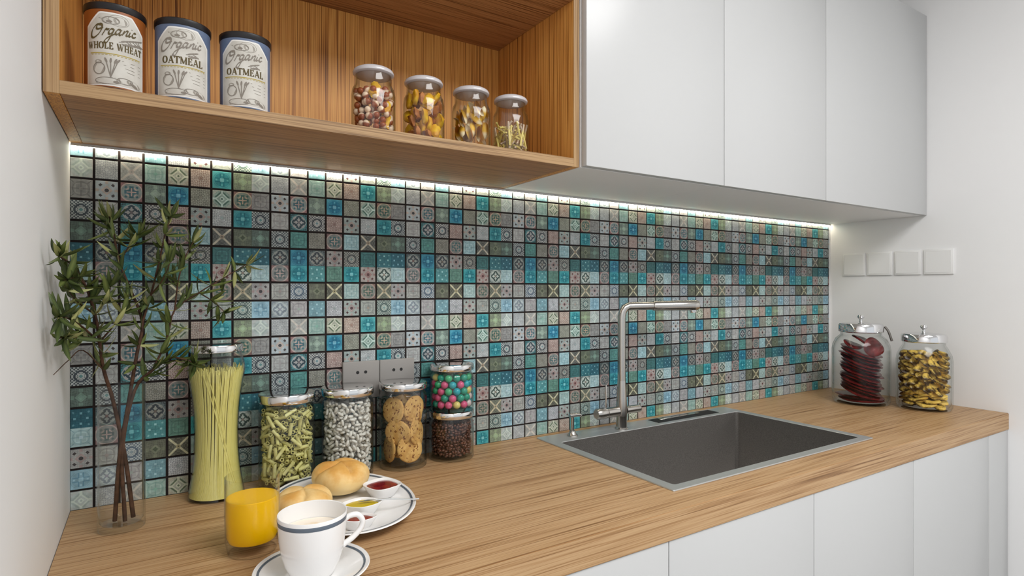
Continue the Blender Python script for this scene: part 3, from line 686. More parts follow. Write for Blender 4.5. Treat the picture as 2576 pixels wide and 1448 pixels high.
PX, PY = .305, -.265
pl = empty('plate', (PX, PY, CT), 0, 'oval white plate with a grey rim line carrying rolls and dips', 'plate')
sxx, syy = .130, .170
build('dish', lathebm([(0, .003), (.62, .003), (.66, 0), (.70, 0), (.73, .004), (.88, .0105), (.985, .0180), (1.0, .0192), (.99, .0208), (.95, .0190), (.86, .0132), (.72, .0078), (.64, .0068), (0, .0064)], 96, sxx, syy), M_CHINA, pl)
build('rim_line', lathebm([(.932, .0184), (.958, .0196), (.958, .01975), (.932, .01855), (.932, .0184)], 96, sxx, syy), M_BAND, pl)
M_BUN = mat('crusty_bun', C(214, 158, 84), .55, 0, .25, Subsurface_Weight=.1); bsdf(M_BUN).inputs['Subsurface Radius'].default_value = (.01, .005, .002)
nt = M_BUN.node_tree
n1 = noise_node(nt, 28, 4); sp_ = nt.nodes.new('ShaderNodeSeparateXYZ'); tc = nt.nodes.new('ShaderNodeTexCoord'); nt.links.new(tc.outputs['Object'], sp_.inputs[0])
h = X(nt, sp_.outputs[2]) * 11.0 + (X(nt, n1.outputs[0]) - .5) * .9
nt.links.new(ramp(nt, h.k, [(.05, C(240, 214, 158)), (.36, C(238, 204, 140)), (.58, C(222, 170, 92)), (.85, C(200, 136, 56))]), bsdf(M_BUN).inputs['Base Color'])
def bun_mesh(R, Hh, seed):
    bm = bmesh.new(); prof = [(0, 0)]
    for i in range(1, 20): t = i / 20; prof.append((R * math.sin(PI * t) ** .62, Hh * (.5 - .5 * math.cos(PI * t)) ** .95))
    prof.append((0, Hh)); lathe(bm, prof, 60)
    for v in bm.verts:
        a = math.atan2(v.co.y, v.co.x); r = math.hypot(v.co.x, v.co.y) / R; hz = v.co.z / Hh
        g = abs(math.sin(2 * (a + .5 * r + seed))) ** .3            # five-way twist scored from the crown
        k = max(0, hz - .25) / .75
        v.co.z -= Hh * .28 * k * (1 - g) * min(1, r * 4 + .35); f = 1 - .05 * (1 - g) * (1 if hz > .3 else 0)
        v.co.x *= f * (1 + .03 * math.sin(3 * a + seed)); v.co.y *= f
    return mesh_from('bun', bm, M_BUN, 80)
for me, loc, rz, lab in ((bun_mesh(.0510, .050, .3), (.232, -.283, .0095), .4, 'golden bread roll at the front half hidden by the cup'),
                         (bun_mesh(.0560, .061, 1.0), (.3225, -.194, .0100), 0, 'tall golden bread roll at the back of the plate')):
    o = link('bread_roll', me, None, (loc[0], loc[1], CT + loc[2])); o.rotation_euler = (0, 0, rz); tag(o, lab, 'bread', 'bread rolls on the plate')
def dip(x, y, a, b, h, rot, col, label, sq):
    o = empty('dip_dish', (x, y, CT + .0079), rot, label, 'dish', 'dip dishes on the plate')
    build('bowl', lathebm([(0, 0), (.55, 0), (.62, .001), (.85, h * .6), (1.0, h - .001), (1.0, h), (.97, h + .0005), (.82, h - .002), (.74, h * .62), (.5, .004), (0, .0035)], 48, a, b, sq=sq), M_CHINA, o)
    build('dip', lathebm([(0, h * .86 + .001), (.4, h * .86 + .0008), (.79, h * .86), (.74, h * .86 - .0015), (0, h * .5)], 40, a, b, sq=sq), col, o)
M_JAM = mottled('red_jam', C(112, 20, 30), C(146, 40, 34), 60, .15, .6)
M_MUST = mat('yellow_sauce', C(206, 178, 14), .25, 0, .5); M_KET = mottled('brown_red_sauce', C(128, 44, 30), C(158, 66, 44), 60, .25, .5)
dip(.3860, -.2560, .0330, .0330, .024, cam_dir(.386, -.252) + .62, M_JAM, 'square white dish of dark red jam beside the tall roll', 3.2)
dip(.3230, -.3270, .0265, .0365, .022, cam_dir(.323, -.327), M_MUST, 'boat shaped white dish of yellow sauce', 1.5)
dip(.2990, -.3830, .0200, .0320, .019, cam_dir(.299, -.383), M_KET, 'boat shaped white dish of brownish red sauce behind the cup handle', 1.5)
kn = empty('butter_knife', (0, 0, 0), 0, 'slim steel knife resting on the yellow sauce dish', 'knife')
bm = bmesh.new(); tube(bm, smooth_path([(.346, -.334, .932), (.375, -.340, .930), (.405, -.345, .925), (.424, -.349, .9235)], 3), .0016, 8); build('handle', bm, M_STEEL, kn)
bm = bmesh.new()
for v in ((.346, -.3335, .9322), (.334, -.3275, .9330), (.3165, -.326, .9315), (.3165, -.3285, .9315), (.332, -.3335, .9330), (.346, -.3348, .9322)): bm.verts.new(v)
bm.faces.new(list(bm.verts)); bmesh.ops.solidify(bm, geom=list(bm.faces), thickness=.0008); build('blade', bm, M_STEEL, kn)

# ------------------------------------------------------------------ canisters on the shelf
M_BLK = mat('black_lid', C(30, 28, 30), .35, 0, .4)
M_TAN = mottled('rust_brown_tin', C(132, 70, 26), C(160, 92, 40), 14, .4, .4); M_SLATE = mottled('slate_blue_tin', C(84, 98, 124), C(110, 126, 154), 14, .4, .4)
M_LABEL = mottled('cream_paper_label', C(190, 186, 177), C(206, 203, 195), 30, .6, .2)
M_LINE = mat('white_label_border', C(226, 224, 220), .6); M_INK = mat('olive_ink', C(84, 70, 34), .6); M_SKETCH = mat('grey_sketch_ink', C(128, 120, 110), .6); M_PALE = mat('pale_sketch_ink', C(150, 144, 134), .6)
M_GOLD = mat('ochre_ink', C(170, 150, 70), .6)
class Wrap:
    """flat drawings (s right, t up, metres) bent round a tin of radius r facing azimuth f"""
    def __init__(s, r, f, k=.868): s.r, s.f, s.k, s.bm = r, f, k, bmesh.new()
    def P(s, p): a = s.f + p[0] / s.r; return (s.r * math.cos(a), s.r * math.sin(a), p[1] * s.k)
    def poly(s, pts): s.bm.faces.new([s.bm.verts.new(s.P(p)) for p in pts])
    def ribbon(s, pts, w, closed=False, pen=None):
        n = len(pts); L, R = [], []
        for i in range(n):
            a = pts[i - 1] if (i or closed) else pts[0]; b = pts[(i + 1) % n] if (i < n - 1 or closed) else pts[-1]
            dx, dy = b[0] - a[0], b[1] - a[1]; l = math.hypot(dx, dy) or 1; ww = w
            if pen is not None: ww = w * (.28 + .9 * abs(math.sin(math.atan2(dy, dx) - pen)))
            nx, ny = -dy / l * ww / 2, dx / l * ww / 2
            L.append(s.bm.verts.new(s.P((pts[i][0] + nx, pts[i][1] + ny)))); R.append(s.bm.verts.new(s.P((pts[i][0] - nx, pts[i][1] - ny))))
        for i in range(n if closed else n - 1):
            j = (i + 1) % n; s.bm.faces.new((L[i], R[i], R[j], L[j]))
    def blob(s, cx, cy, a, b, rot=0, n=16):
        s.poly([(cx + a * math.cos(2 * PI * k / n) * math.cos(rot) - b * math.sin(2 * PI * k / n) * math.sin(rot), cy + a * math.cos(2 * PI * k / n) * math.sin(rot) + b * math.sin(2 * PI * k / n) * math.cos(rot)) for k in range(n)])
    def ring(s, cx, cy, a, b, w, n=20, t0=0, t1=1):
        pts = [(cx + a * math.cos(2 * PI * (t0 + (t1 - t0) * k / n)), cy + b * math.sin(2 * PI * (t0 + (t1 - t0) * k / n))) for k in range(n + (0 if t1 - t0 >= 1 else 1))]
        s.ribbon(pts, w, closed=(t1 - t0 >= 1))
    def done(s, name, m, parent):
        o = build(name, s.bm, m, parent, smooth=60)
        for f in o.data.polygons: pass
        return o
# roman capitals: strokes x0,y0,x1,y1,weight in a unit cell, plus advance width
T_, t_ = .2, .085
GLY = {'W': (1.25, [(.08, 1, .36, 0, T_), (.36, 0, .62, .9, t_), (.56, 1, .84, 0, T_), (.84, 0, 1.12, 1, t_), (-.02, .97, .22, .97, .06), (1.0, .97, 1.22, .97, .06)]),
       'H': (.95, [(.17, 0, .17, 1, T_), (.75, 0, .75, 1, T_), (.17, .52, .75, .52, t_), (.0, .03, .34, .03, .06), (.0, .97, .34, .97, .06), (.58, .03, .92, .03, .06), (.58, .97, .92, .97, .06)]),
       'L': (.75, [(.17, 0, .17, 1, T_), (.0, .97, .36, .97, .06), (0, .04, .66, .04, t_), (.64, 0, .64, .28, t_)]),
       'E': (.78, [(.17, 0, .17, 1, T_), (0, .96, .64, .96, t_), (0, .04, .68, .04, t_), (.17, .52, .5, .52, t_), (.62, .75, .62, 1, t_), (.66, 0, .66, .27, t_), (.5, .4, .5, .64, .06)]),
       'A': (.95, [(.1, 0, .44, 1, t_), (.44, 1, .8, 0, T_), (.22, .34, .64, .34, t_), (-.02, .03, .24, .03, .06), (.62, .03, .96, .03, .06)]),
       'T': (.85, [(.42, 0, .42, 1, T_), (.03, .96, .82, .96, t_), (.05, .74, .05, 1, t_), (.8, .74, .8, 1, t_), (.24, .03, .6, .03, .06)]),
       'M': (1.15, [(.12, 0, .12, 1, t_), (.12, 1, .55, .05, T_), (.55, .05, .94, 1, t_), (.94, 0, .94, 1, T_), (0, .03, .26, .03, .06), (.76, .03, 1.12, .03, .06), (0, .97, .2, .97, .06), (.9, .97, 1.12, .97, .06)]),
       'O': (1.0, []), ' ': (.45, [])}
def capitals(w, text, s0, s1, t0, h):
    tot = sum(GLY[c][0] + .08 for c in text); k = (s1 - s0) / tot; x = s0
    for c in text:
        adv, st_ = GLY[c]
        for a, b, c2, d2, wt_ in st_:
            ln = math.hypot((c2 - a) * k, (d2 - b) * h); n = 3
            w.ribbon([(x + (a + (c2 - a) * i / n) * k, t0 + (b + (d2 - b) * i / n) * h) for i in range(n + 1)], wt_ * 1.3 * (k if abs(d2 - b) > .3 else h))
        if c == 'O':
            pts = [(x + (.46 + .38 * math.cos(2 * PI * i / 22)) * k, t0 + (.5 + .47 * math.sin(2 * PI * i / 22)) * h) for i in range(22)]
            w.ribbon(pts, .25 * k, closed=True, pen=PI / 2 - .35 + PI / 2 + .35)
        x += (adv + .08) * k
def spline2(pts, n=6): return [(p.x, p.y) for p in smooth_path([(a, b, 0) for a, b in pts], n)]
# handwriting strokes for the cursive word, cell units
CUR = [[(.95, 1.5), (.45, 1.55), (.0, .9), (.05, .1), (.45, -.1), (.95, .35), (1.15, 1.1), (.95, 1.6), (.55, 1.5), (.5, 1.1), (.75, .95), (1.25, 1.15)],     # O
       [(1.35, .1), (1.5, .6), (1.62, 1.0), (1.72, .88), (1.9, .95), (1.86, .75)],                                                       # r
       [(2.45, .95), (2.15, .95), (2.0, .55), (2.15, .25), (2.4, .6), (2.5, .95), (2.35, .1), (2.1, -.8), (1.8, -.75), (1.95, -.3), (2.5, .2), (2.7, .35)],      # g
       [(3.2, .98), (2.9, 1.0), (2.72, .6), (2.85, .28), (3.1, .6), (3.25, 1.0), (3.15, .5), (3.22, .28), (3.4, .45)],                     # a
       [(3.45, .3), (3.6, 1.0), (3.55, .55), (3.8, 1.0), (3.95, .95), (3.9, .5), (3.98, .32), (4.15, .5)],                                # n
       [(4.25, .95), (4.2, .5), (4.28, .35), (4.45, .5)], [(4.36, 1.3), (4.38, 1.37)],                                                       # i
       [(4.95, .9), (4.75, 1.02), (4.58, .7), (4.65, .4), (4.85, .38), (5.05, .55)]]                                                         # c
def cursive(w, s0, t0, k, rise):
    for st_ in CUR:
        pts = spline2(st_, 5)
        w.ribbon([(s0 + (a + .22 * b) * k, t0 + b * k * 1.12 + a * k * rise) for a, b in pts], .27 * k, pen=PI / 3)
def canister(x, y, body, word, label):
    z = SB + .0187; r = .0388; hh = .1283
    o = empty('food_tin', (x, y, z), 0, label, 'tin', 'labelled tins on the wooden shelf')
    build('tin_body', lathebm([(0, 0), (r - .001, 0), (r, .001), (r, hh - .0105), (0, hh - .0105)], 56), body, o)
    build('base_rim', lathebm([(r + .0001, .0002), (r + .0012, .0008), (r + .0012, .004), (r + .0001, .005)], 56), M_BLK, o)
    build('lid', lathebm([(0, hh - .0103), (r + .0004, hh - .0103), (r + .0014, hh - .009), (r + .0014, hh - .001), (r + .0004, hh), (r - .003, hh), (r - .004, hh - .001), (0, hh - .001)], 56), M_BLK, o)
    f = cam_dir(x, y); wd = r * math.radians(60); t0, t1 = .0065, hh - .0145
    def outline(r_, ins, name, m):
        w = Wrap(r_, f, 1.0); n = 30; U, Lw = [], []
        for i in range(n + 1):
            s = (-1 + 2 * i / n); e = max(0, (abs(s) - .52) / .48)
            U.append(w.bm.verts.new(w.P((s * (wd - ins), t1 - ins - e * .021)))); Lw.append(w.bm.verts.new(w.P((s * (wd - ins), t0 + ins))))
        for i in range(n): w.bm.faces.new((Lw[i], Lw[i + 1], U[i + 1], U[i]))
        return w.done(name, m, o)
    outline(r + .0003, 0, 'label_border', M_LINE); lab_ = outline(r + .0005, .0022, 'paper_label', M_LABEL)
    w = Wrap(r + .0008, f)
    if word == 'OATMEAL': capitals(w, word, -.030, .030, .066, .0125)
    else: capitals(w, word, -.0375, .0375, .069, .0115)
    w.done('lettering', M_INK, lab_)
    w = Wrap(r + .0007, f); w.ribbon([(-.034 + .068 * i / 16, .0615) for i in range(17)], .0016)
    for i in range(14): w.ribbon([(-.032 + i * .0048, .0592), (-.032 + i * .0048 + .003, .0592)], .0009)
    w.done('ochre_line', M_GOLD, lab_)
    w = Wrap(r + .0009, f); cursive(w, -.033, .088, .0116, .10); w.done('script_lettering', M_SKETCH if word == 'OATMEAL' else M_INK, lab_)
    w = Wrap(r + .00065, f)                                   # farm scene on top, still life below
    w.blob(-.006, .1175, .011, .006, .2); w.blob(.006, .1185, .009, .007, -.3); w.blob(-.014, .119, .008, .0015, -.2); w.ring(.004, .119, .013, .0095, .0008)
    w.blob(-.022, .047, .005, .0035); w.blob(-.021, .036, .008, .010); w.blob(-.010, .016, .016, .005, .25); w.blob(.012, .019, .010, .0045, -.2); w.blob(.024, .0165, .011, .005, -.4)
    tag(w.done('pale_sketch', M_PALE, lab_), kind='stuff')
    w = Wrap(r + .00085, f)
    for s_, a_ in ((-.012, 1.9), (-.006, 1.5), (.0, 1.2), (.003, .95)):
        w.ribbon([(-.006, .022), (-.006 + .5 * (s_ + .006), .036), (s_, .050)], .0012); w.blob(s_, .050, .0045, .0014, a_)
    w.ring(-.010, .016, .016, .0055, .0008); w.ring(.012, .0185, .0105, .005, .0009); w.ring(-.021, .036, .008, .010, .0008); w.blob(.024, .0150, .007, .0022, -.5); w.blob(.001, .015, .004, .002)
    for i in range(4): w.ribbon([(.008 + .002 * i, .0525 - .0058 * i), (.022, .0515 - .0058 * i), (.034, .0505 - .0058 * i)], .0007)
    w.ring(-.006, .1175, .011, .006, .0008); w.blob(-.008, .1155, .004, .002)
    for i in range(7 if word != 'OATMEAL' else 3):
        w.ribbon([(.004 + .0045 * i, .0835 + .0016 * i), (.010 + .0045 * i, .0850 + .003 * math.sin(i * 1.7))], .0011)
        w.blob(.010 + .0042 * i, .0862 + .0016 * i, .0042, .0013, .4); w.blob(.011 + .0042 * i, .0808 + .001 * i, .0042, .0013, -.2)
    tag(w.done('sketch_drawing', M_SKETCH, lab_), kind='stuff')
canister(-.0438, -.285, M_TAN, 'WHOLE WHEAT', 'rust brown tin with a cream label reading WHOLE WHEAT')
canister(.0454, -.285, M_SLATE, 'OATMEAL', 'slate blue OATMEAL tin in the middle next to the brown tin')
canister(.1370, -.285, M_SLATE, 'OATMEAL', 'slate blue OATMEAL tin on the right end of the three tins')

# ------------------------------------------------------------------ glass jars on the shelf
M_GREYGLASS = mat('frosted_grey_glass', C(196, 192, 194), .12, 0, .6)
SZ = SB + .0187
def shelf_jar(x, label, r=.0425):
    o = empty('storage_jar', (x, -.25, SZ), 0, label, 'jar', 'glass storage jars on the wooden shelf')
    ri = r - .0018
    build('jar_body', lathebm([(0, 0), (r - .005, 0), (r - .001, .002), (r, .006), (r, .084), (r - .002, .096), (r - .007, .106), (r - .008, .112), (r - .008, .124), (r - .010, .124),
                               (r - .010, .112), (ri - .007, .105), (ri - .002, .095), (ri, .083), (ri, .008), (ri - .004, .005), (0, .0045)], 44), M_GLASS, o)
    build('lid', lathebm([(0, .1245), (r - .010, .1245), (r - .006, .1250), (r - .0035, .1270), (r - .003, .1300), (r - .005, .1340), (r - .010, .1372), (r - .016, .1388), (0, .1395)], 44), M_GREYGLASS, o)
SJ = [.3705, .4762, .5858, .6862]
shelf_jar(SJ[0], 'glass jar of brown and white nuts, nearest the tins on the shelf')
shelf_jar(SJ[1], 'glass jar of yellow fruit chunks beside the nut jar')
shelf_jar(SJ[2], 'glass jar of upright yellow and white pasta shells')
shelf_jar(SJ[3], 'half empty glass jar of cream sticks nearest the white cabinet', .0412)
def two_tone(name, a, b, z0, z1, rough=.4, split=.46):
    m = mat(name, a, rough, 0, .4); nt = m.node_tree; tc = nt.nodes.new('ShaderNodeTexCoord'); s = nt.nodes.new('ShaderNodeSeparateXYZ'); nt.links.new(tc.outputs['Object'], s.inputs[0])
    nt.links.new(ramp(nt, (X(nt, s.outputs[2]) * (1 / (z1 - z0)) - z0 / (z1 - z0)).k, [(split, a), (split + .18, b)]), bsdf(m).inputs['Base Color']); return m
M_NUT = two_tone('brown_white_nut', C(150, 74, 38), C(236, 206, 178), -.007, .007, .3)
M_YEL = mottled('dried_yellow_fruit', C(232, 186, 26), C(206, 140, 20), 60, .45, .3); M_BRN = mottled('dried_brown_fruit', C(150, 84, 36), C(190, 120, 60), 70, .5, .3)
M_SHELL = two_tone('yellow_white_shell', C(230, 180, 34), C(240, 222, 184), -.0175, .0175, .45, .6)
M_STICK = two_tone('cream_stick', C(228, 206, 120), C(206, 180, 156), -.027, .027, .5, .6); M_STICK2 = mottled('brown_stick', C(120, 84, 40), C(196, 168, 70), 60, .5, .3)
NUT = mesh_from('nut', lathebm([(.0068 * math.sin(PI * i / 7) if 0 < i < 7 else 0, -.0074 * math.cos(PI * i / 7)) for i in range(8)], 10), M_NUT, 180)
def chunk(name, L, w, m, seed, seg=8):
    rg = random.Random(seed); bm = bmesh.new()
    lathe(bm, [(0, -L), (w * .8, -L * .9), (w, -L * .3), (w * .95, L * .4), (w * .6, L * .9), (0, L)], seg, sy=.6)
    for v in bm.verts: v.co += Vector((rg.uniform(-1, 1), rg.uniform(-1, 1), rg.uniform(-1, 1))) * w * .2
    return mesh_from(name, bm, m, 50)
CHY = [chunk('fruit_chunk', .0150, .0108, M_YEL, s) for s in (1, 2)]; CHB = chunk('fruit_chunk', .012, .0085, M_BRN, 5)
def wedge_shell():
    bm = bmesh.new(); L, w = .0175, .0078; n = 9; m_ = 6; g = []
    for i in range(n + 1):
        t = -1 + 2 * i / n; ww = w * math.sqrt(max(0.02, 1 - t * t)); row = []
        for j in range(m_ + 1):
            a = PI * (.12 + .76 * j / m_); row.append(bm.verts.new((ww * math.cos(a), ww * math.sin(a) - w * .5, t * L)))
        g.append(row)
    for i in range(n):
        for j in range(m_): bm.faces.new((g[i][j], g[i][j + 1], g[i + 1][j + 1], g[i + 1][j]))
    bmesh.ops.solidify(bm, geom=list(bm.faces), thickness=.0012); return mesh_from('pasta_shell', bm, M_SHELL, 60)
SHL = wedge_shell()
bm = bmesh.new(); tube(bm, [(0, 0, -.027), (.0006, 0, -.009), (-.0006, .0005, .009), (0, 0, .027)], .0023, 6); STK = mesh_from('stick', bm, M_STICK, 50)
bm = bmesh.new(); tube(bm, [(0, 0, -.022), (.0006, 0, 0), (0, 0, .022)], .0026, 7); STK2 = mesh_from('stick', bm, M_STICK2, 50)
f = [cam_dir(x, -.25) for x in SJ]; rg = random.Random(8)
for c, ax in pack(150, .014, .0335, .0118, .096, .0006, .0068, 31, 16000, .84, front=f[0]):
    place('nut', NUT, Vector((SJ[0], -.25, SZ)) + c, frame(ax), 'brown and white nut %s the first shelf jar' % zone(c.z, .1), 'nut', 'nuts %s the first shelf jar' % zone(c.z, .1))
for a, z, r_ in ((.0, .086, .026), (.95, .060, .0285), (1.05, .032, .0285), (-.6, .0185, .0285), (.2, .092, .02)):
    aa = f[0] + a; place('fruit_chunk', CHY[0], (SJ[0] + r_ * math.cos(aa), -.25 + r_ * math.sin(aa), SZ + z), frame((rg.gauss(0, .4), rg.gauss(0, .4), 1)), 'yellow fruit chunk among the nuts in the first shelf jar', 'dried fruit', 'yellow chunks in the first shelf jar')
for k, (c, ax) in enumerate(pack(60, .012, .0322, .0145, .104, .0085, .0072, 33, 16000, .84, 1.2, front=f[1])):
    br = rg.random() < .33
    place('fruit_chunk', CHB if br else rg.choice(CHY), Vector((SJ[1], -.25, SZ)) + c, frame(ax), 'brown fruit chunk in the second shelf jar' if br else 'yellow fruit chunk in the second shelf jar', 'dried fruit', ('brown' if br else 'yellow') + ' chunks in the second shelf jar')
for c, ax in pack(90, .012, .0340, .0135, .100, .0125, .0048, 35, 16000, .84, 2.2, front=f[2]):
    place('pasta_shell', SHL, Vector((SJ[2], -.25, SZ)) + c, frame(ax) @ Matrix.Rotation(rg.uniform(0, 6.3), 4, 'Z'), 'yellow and white pasta shell %s the third shelf jar' % zone(c.z, .105), 'pasta', 'pasta shells %s the third shelf jar' % zone(c.z, .105))
for c, ax in pack(60, .010, .0372, .0085, .078, .027, .0022, 37, 24000, .86, .35, front=f[3]):
    place('stick', STK, Vector((SJ[3], -.25, SZ)) + c, frame(ax), 'thin cream stick in the half empty shelf jar', 'snack stick', 'cream sticks in the shelf jar')
for c, ax in pack(9, .02, .0350, .0085, .050, .022, .0030, 38, 4000, 1.0, 4, front=f[3] - 1.1):
    place('stick', STK2, Vector((SJ[3], -.25, SZ)) + c, frame(ax), 'thick brown stick at the side of the half empty shelf jar', 'snack stick', 'brown sticks in the shelf jar')

# ------------------------------------------------------------------ two big jars in the right corner
def big_jar(x, y, r, hb, hl, rl, label):
    o = empty('cookie_jar', (x, y, CT), 0, label, 'jar', 'big chrome lidded jars in the corner')
    ri = r - .004
    build('jar_body', lathebm([(0, 0), (r - .016, 0), (r - .006, .003), (r - .001, .012), (r, .022), (r, hb - .060), (r - .003, hb - .042), (r - .012, hb - .022), (rl - .006, hb - .008), (rl - .006, hb + .008), (rl - .010, hb + .008),
                               (rl - .010, hb - .010), (ri - .013, hb - .024), (ri - .004, hb - .043), (ri, hb - .061), (ri, .024), (ri - .006, .012), (ri - .016, .008), (0, .008)], 56), M_GLASS2, o)
    ld = build('lid', lathebm([(0, hb + .001), (rl - .005, hb + .001), (rl - .003, hb + .0015), (rl, hb + .004), (rl, hl - .008), (rl - .004, hl - .002), (rl - .012, hl), (.02, hl + .004), (0, hl + .004)], 56), M_CHROME, o)
    build('knob', lathebm([(0, hl + .0042), (.006, hl + .0042), (.0045, hl + .010), (.005, hl + .014), (.010, hl + .018), (.0115, hl + .023), (.009, hl + .028), (0, hl + .0295)], 24), M_CHROME, ld)
    return o
RX, RY, GX, GY = 2.191, -.2443, 2.2686, -.4141
rj = big_jar(RX, RY, .0930, .2555, .2900, .0715, 'big chrome lidded glass jar of dark red dried slices in the corner')
big_jar(GX, GY, .0820, .2290, .2600, .0675, 'chrome lidded glass jar of golden brown dried slices at the right wall')
fr = cam_dir(RX, RY)
aa = fr + PI / 2; bm = bmesh.new()
tube(bm, smooth_path([(RX + .0728 * math.cos(aa), RY + .0728 * math.sin(aa), CT + .279), (RX + .084 * math.cos(aa), RY + .084 * math.sin(aa), CT + .262), (RX + .0945 * math.cos(aa), RY + .0945 * math.sin(aa), CT + .228)], 4), .0042, 10)
cl = build('clasp', bm, M_SINK, rj); cl.location = (-RX, -RY, -CT)
M_RED = mottled('dark_red_slice', C(66, 16, 18), C(120, 34, 34), 26, .25, .5, .38, .66, .3); M_GOLDS = mottled('golden_brown_slice', C(66, 44, 16), C(236, 200, 96), 46, .35, .45, .40, .58, .5)  # gold mottle paints pale highlights and dark gaps into the slice colour
def slice_mesh(name, a, b, th, m, seed, wob=.006):
    rg = random.Random(seed); bm = lathebm([(0, -th), (.6, -th), (.93, -th * .8), (1, 0), (.93, th * .8), (.6, th), (.3, th * .6), (0, th * .7)], 26, a, b)
    p = rg.uniform(0, 6)
    for v in bm.verts:
        t = math.atan2(v.co.y, v.co.x); q = math.hypot(v.co.x / a, v.co.y / b)
        v.co.x *= 1 + .07 * math.sin(3 * t + p); v.co.y *= 1 + .06 * math.sin(2 * t + p * 2); v.co.z += wob * q * q * math.sin(2 * t + p)
    return mesh_from(name, bm, m, 60)
GS = [slice_mesh('dried_slice', .036, .017, .0040, M_GOLDS, s, .006) for s in (1, 2, 3)]
rg = random.Random(14)
def slices(jx, jy, spec, meshes, nm, lab, grp):
    f0 = cam_dir(jx, jy)
    for n, (phi, rr, z, tilt, azi) in enumerate(spec):     # tilt: slice normal from vertical; azi: lean direction
        a = f0 + math.radians(phi); b = f0 + math.radians(azi); t = math.radians(tilt)
        ax = Vector((math.sin(t) * math.cos(b), math.sin(t) * math.sin(b), math.cos(t)))
        place(nm, meshes[n % 3], (jx + rr * math.cos(a), jy + rr * math.sin(a), CT + z), frame(ax) @ Matrix.Rotation(rg.uniform(-.4, .4), 4, 'Z'), lab % zone(z, .21) if '%s' in lab else lab[n] if isinstance(lab, list) else lab, 'dried fruit', grp % zone(z, .21) if '%s' in grp else grp)
BIGS = [slice_mesh('dried_slice', .079, .070, .0032, M_RED, s, .0016) for s in (4, 5, 6)]; FACE = [slice_mesh('dried_slice', .042, .034, .0040, M_RED, s, .003) for s in (9, 10, 11)]
spec = [(180, .002, .0165, 2, 0), (180, .003, .026, 4, 80)] + [(180 + 40 * (k % 3 - 1), .002, .042 + k * .0122, 19 + 1 * (k % 2), 77 + 3 * (k % 3)) for k in range(13)]
slices(RX, RY, spec, BIGS, 'dried_slice', ['large dark red dried slice, %s in the stack inside the corner jar' % w_ for w_ in ['lowest'] + [q + ' from the bottom' for q in 'second third fourth fifth sixth seventh'.split()] + [q + ' from the top' for q in 'eighth seventh sixth fifth fourth third second'.split()] + ['topmost']], 'dark red slices in the corner jar')
slices(RX, RY, [(44, .054, .208, 74, 44), (-60, .028, .212, 26, 70), (10, .018, .230, 30, 80)], FACE, 'dried_slice', 'dark red dried slice leaning at the top of the corner jar', 'upper dark red slices in the corner jar')
spec = []
for k in range(3):
    for q in range(6): spec.append((q * 60 + k * 25, .037, .020 + k * .014, 8 + 6 * (q % 2), 40 * q))
for k in range(9):
    z = .064 + k * .0150
    for q, ph in enumerate((-85, -50, -15, 20, 55, 90)):
        spec.append((ph + 14 * (k % 2), .0455, z + .003 * (q % 3), 50 + 6 * ((k + q) % 3), ph + 40 + 14 * (k % 2)))
    spec.append((180, .030, z, 24, 240))
slices(GX, GY, spec, GS, 'dried_slice', 'golden brown dried slice %s the right wall jar', 'golden slices %s the right wall jar')

# ------------------------------------------------------------------ vase with cut branches
VX, VY, VR = -.041, -.1429, .0353
va = empty('glass_vase', (VX, VY, CT), 0, 'tall clear cylinder vase holding leafy branches in the left corner', 'vase')
build('vase_body', lathebm([(0, 0), (VR - .003, 0), (VR - .0006, .0012), (VR, .004), (VR, .2480), (VR - .001, .2488), (VR - .0020, .2480), (VR - .0022, .016), (VR - .006, .011), (0, .010)], 48), M_GLASS2, va)
M_STEM = mottled('brown_twig', C(52, 36, 28), C(88, 62, 46), 60, .7, .2)
def leaf_material(name, a, b):
    m = mat(name, a, .45, 0, .35); nt = m.node_tree
    tc = nt.nodes.new('ShaderNodeTexCoord'); s = nt.nodes.new('ShaderNodeSeparateXYZ'); nt.links.new(tc.outputs['Object'], s.inputs[0])
    k = (X(nt, s.outputs[1]).abs() * 260.0).min(1.0)
    nt.links.new(mixc(nt, k, b, a), bsdf(m).inputs['Base Color']); bsdf(m).inputs['Transmission Weight'].default_value = 0.0
    return m
LM = [leaf_material('leaf_dark', C(40, 54, 24), C(80, 94, 48)), leaf_material('leaf_mid', C(62, 78, 34), C(108, 120, 62)), leaf_material('leaf_pale', C(136, 140, 84), C(170, 172, 116))]
def leaf_mesh(L, w, curl, m):
    V, F = [], []; n = 7
    for i in range(n + 1):
        t = i / n; ww = w * math.sin(PI * min(1, t * .93 + .05)) ** .8 * (1 - .35 * t); zz = -curl * L * t * t
        V += [(t * L, -ww, zz + ww * .35), (t * L, 0, zz), (t * L, ww, zz + ww * .35)]
    for i in range(n):
        for j in (0, 1): F.append((i * 3 + j, i * 3 + 3 + j, i * 3 + 4 + j, i * 3 + 1 + j))
    return pymesh('leaf', V, F, m, 80)
LEAF = [[leaf_mesh(L, w, c, m) for L, w, c in ((.036, .0047, .18), (.030, .0043, .30), (.042, .0050, .10))] for m in LM]
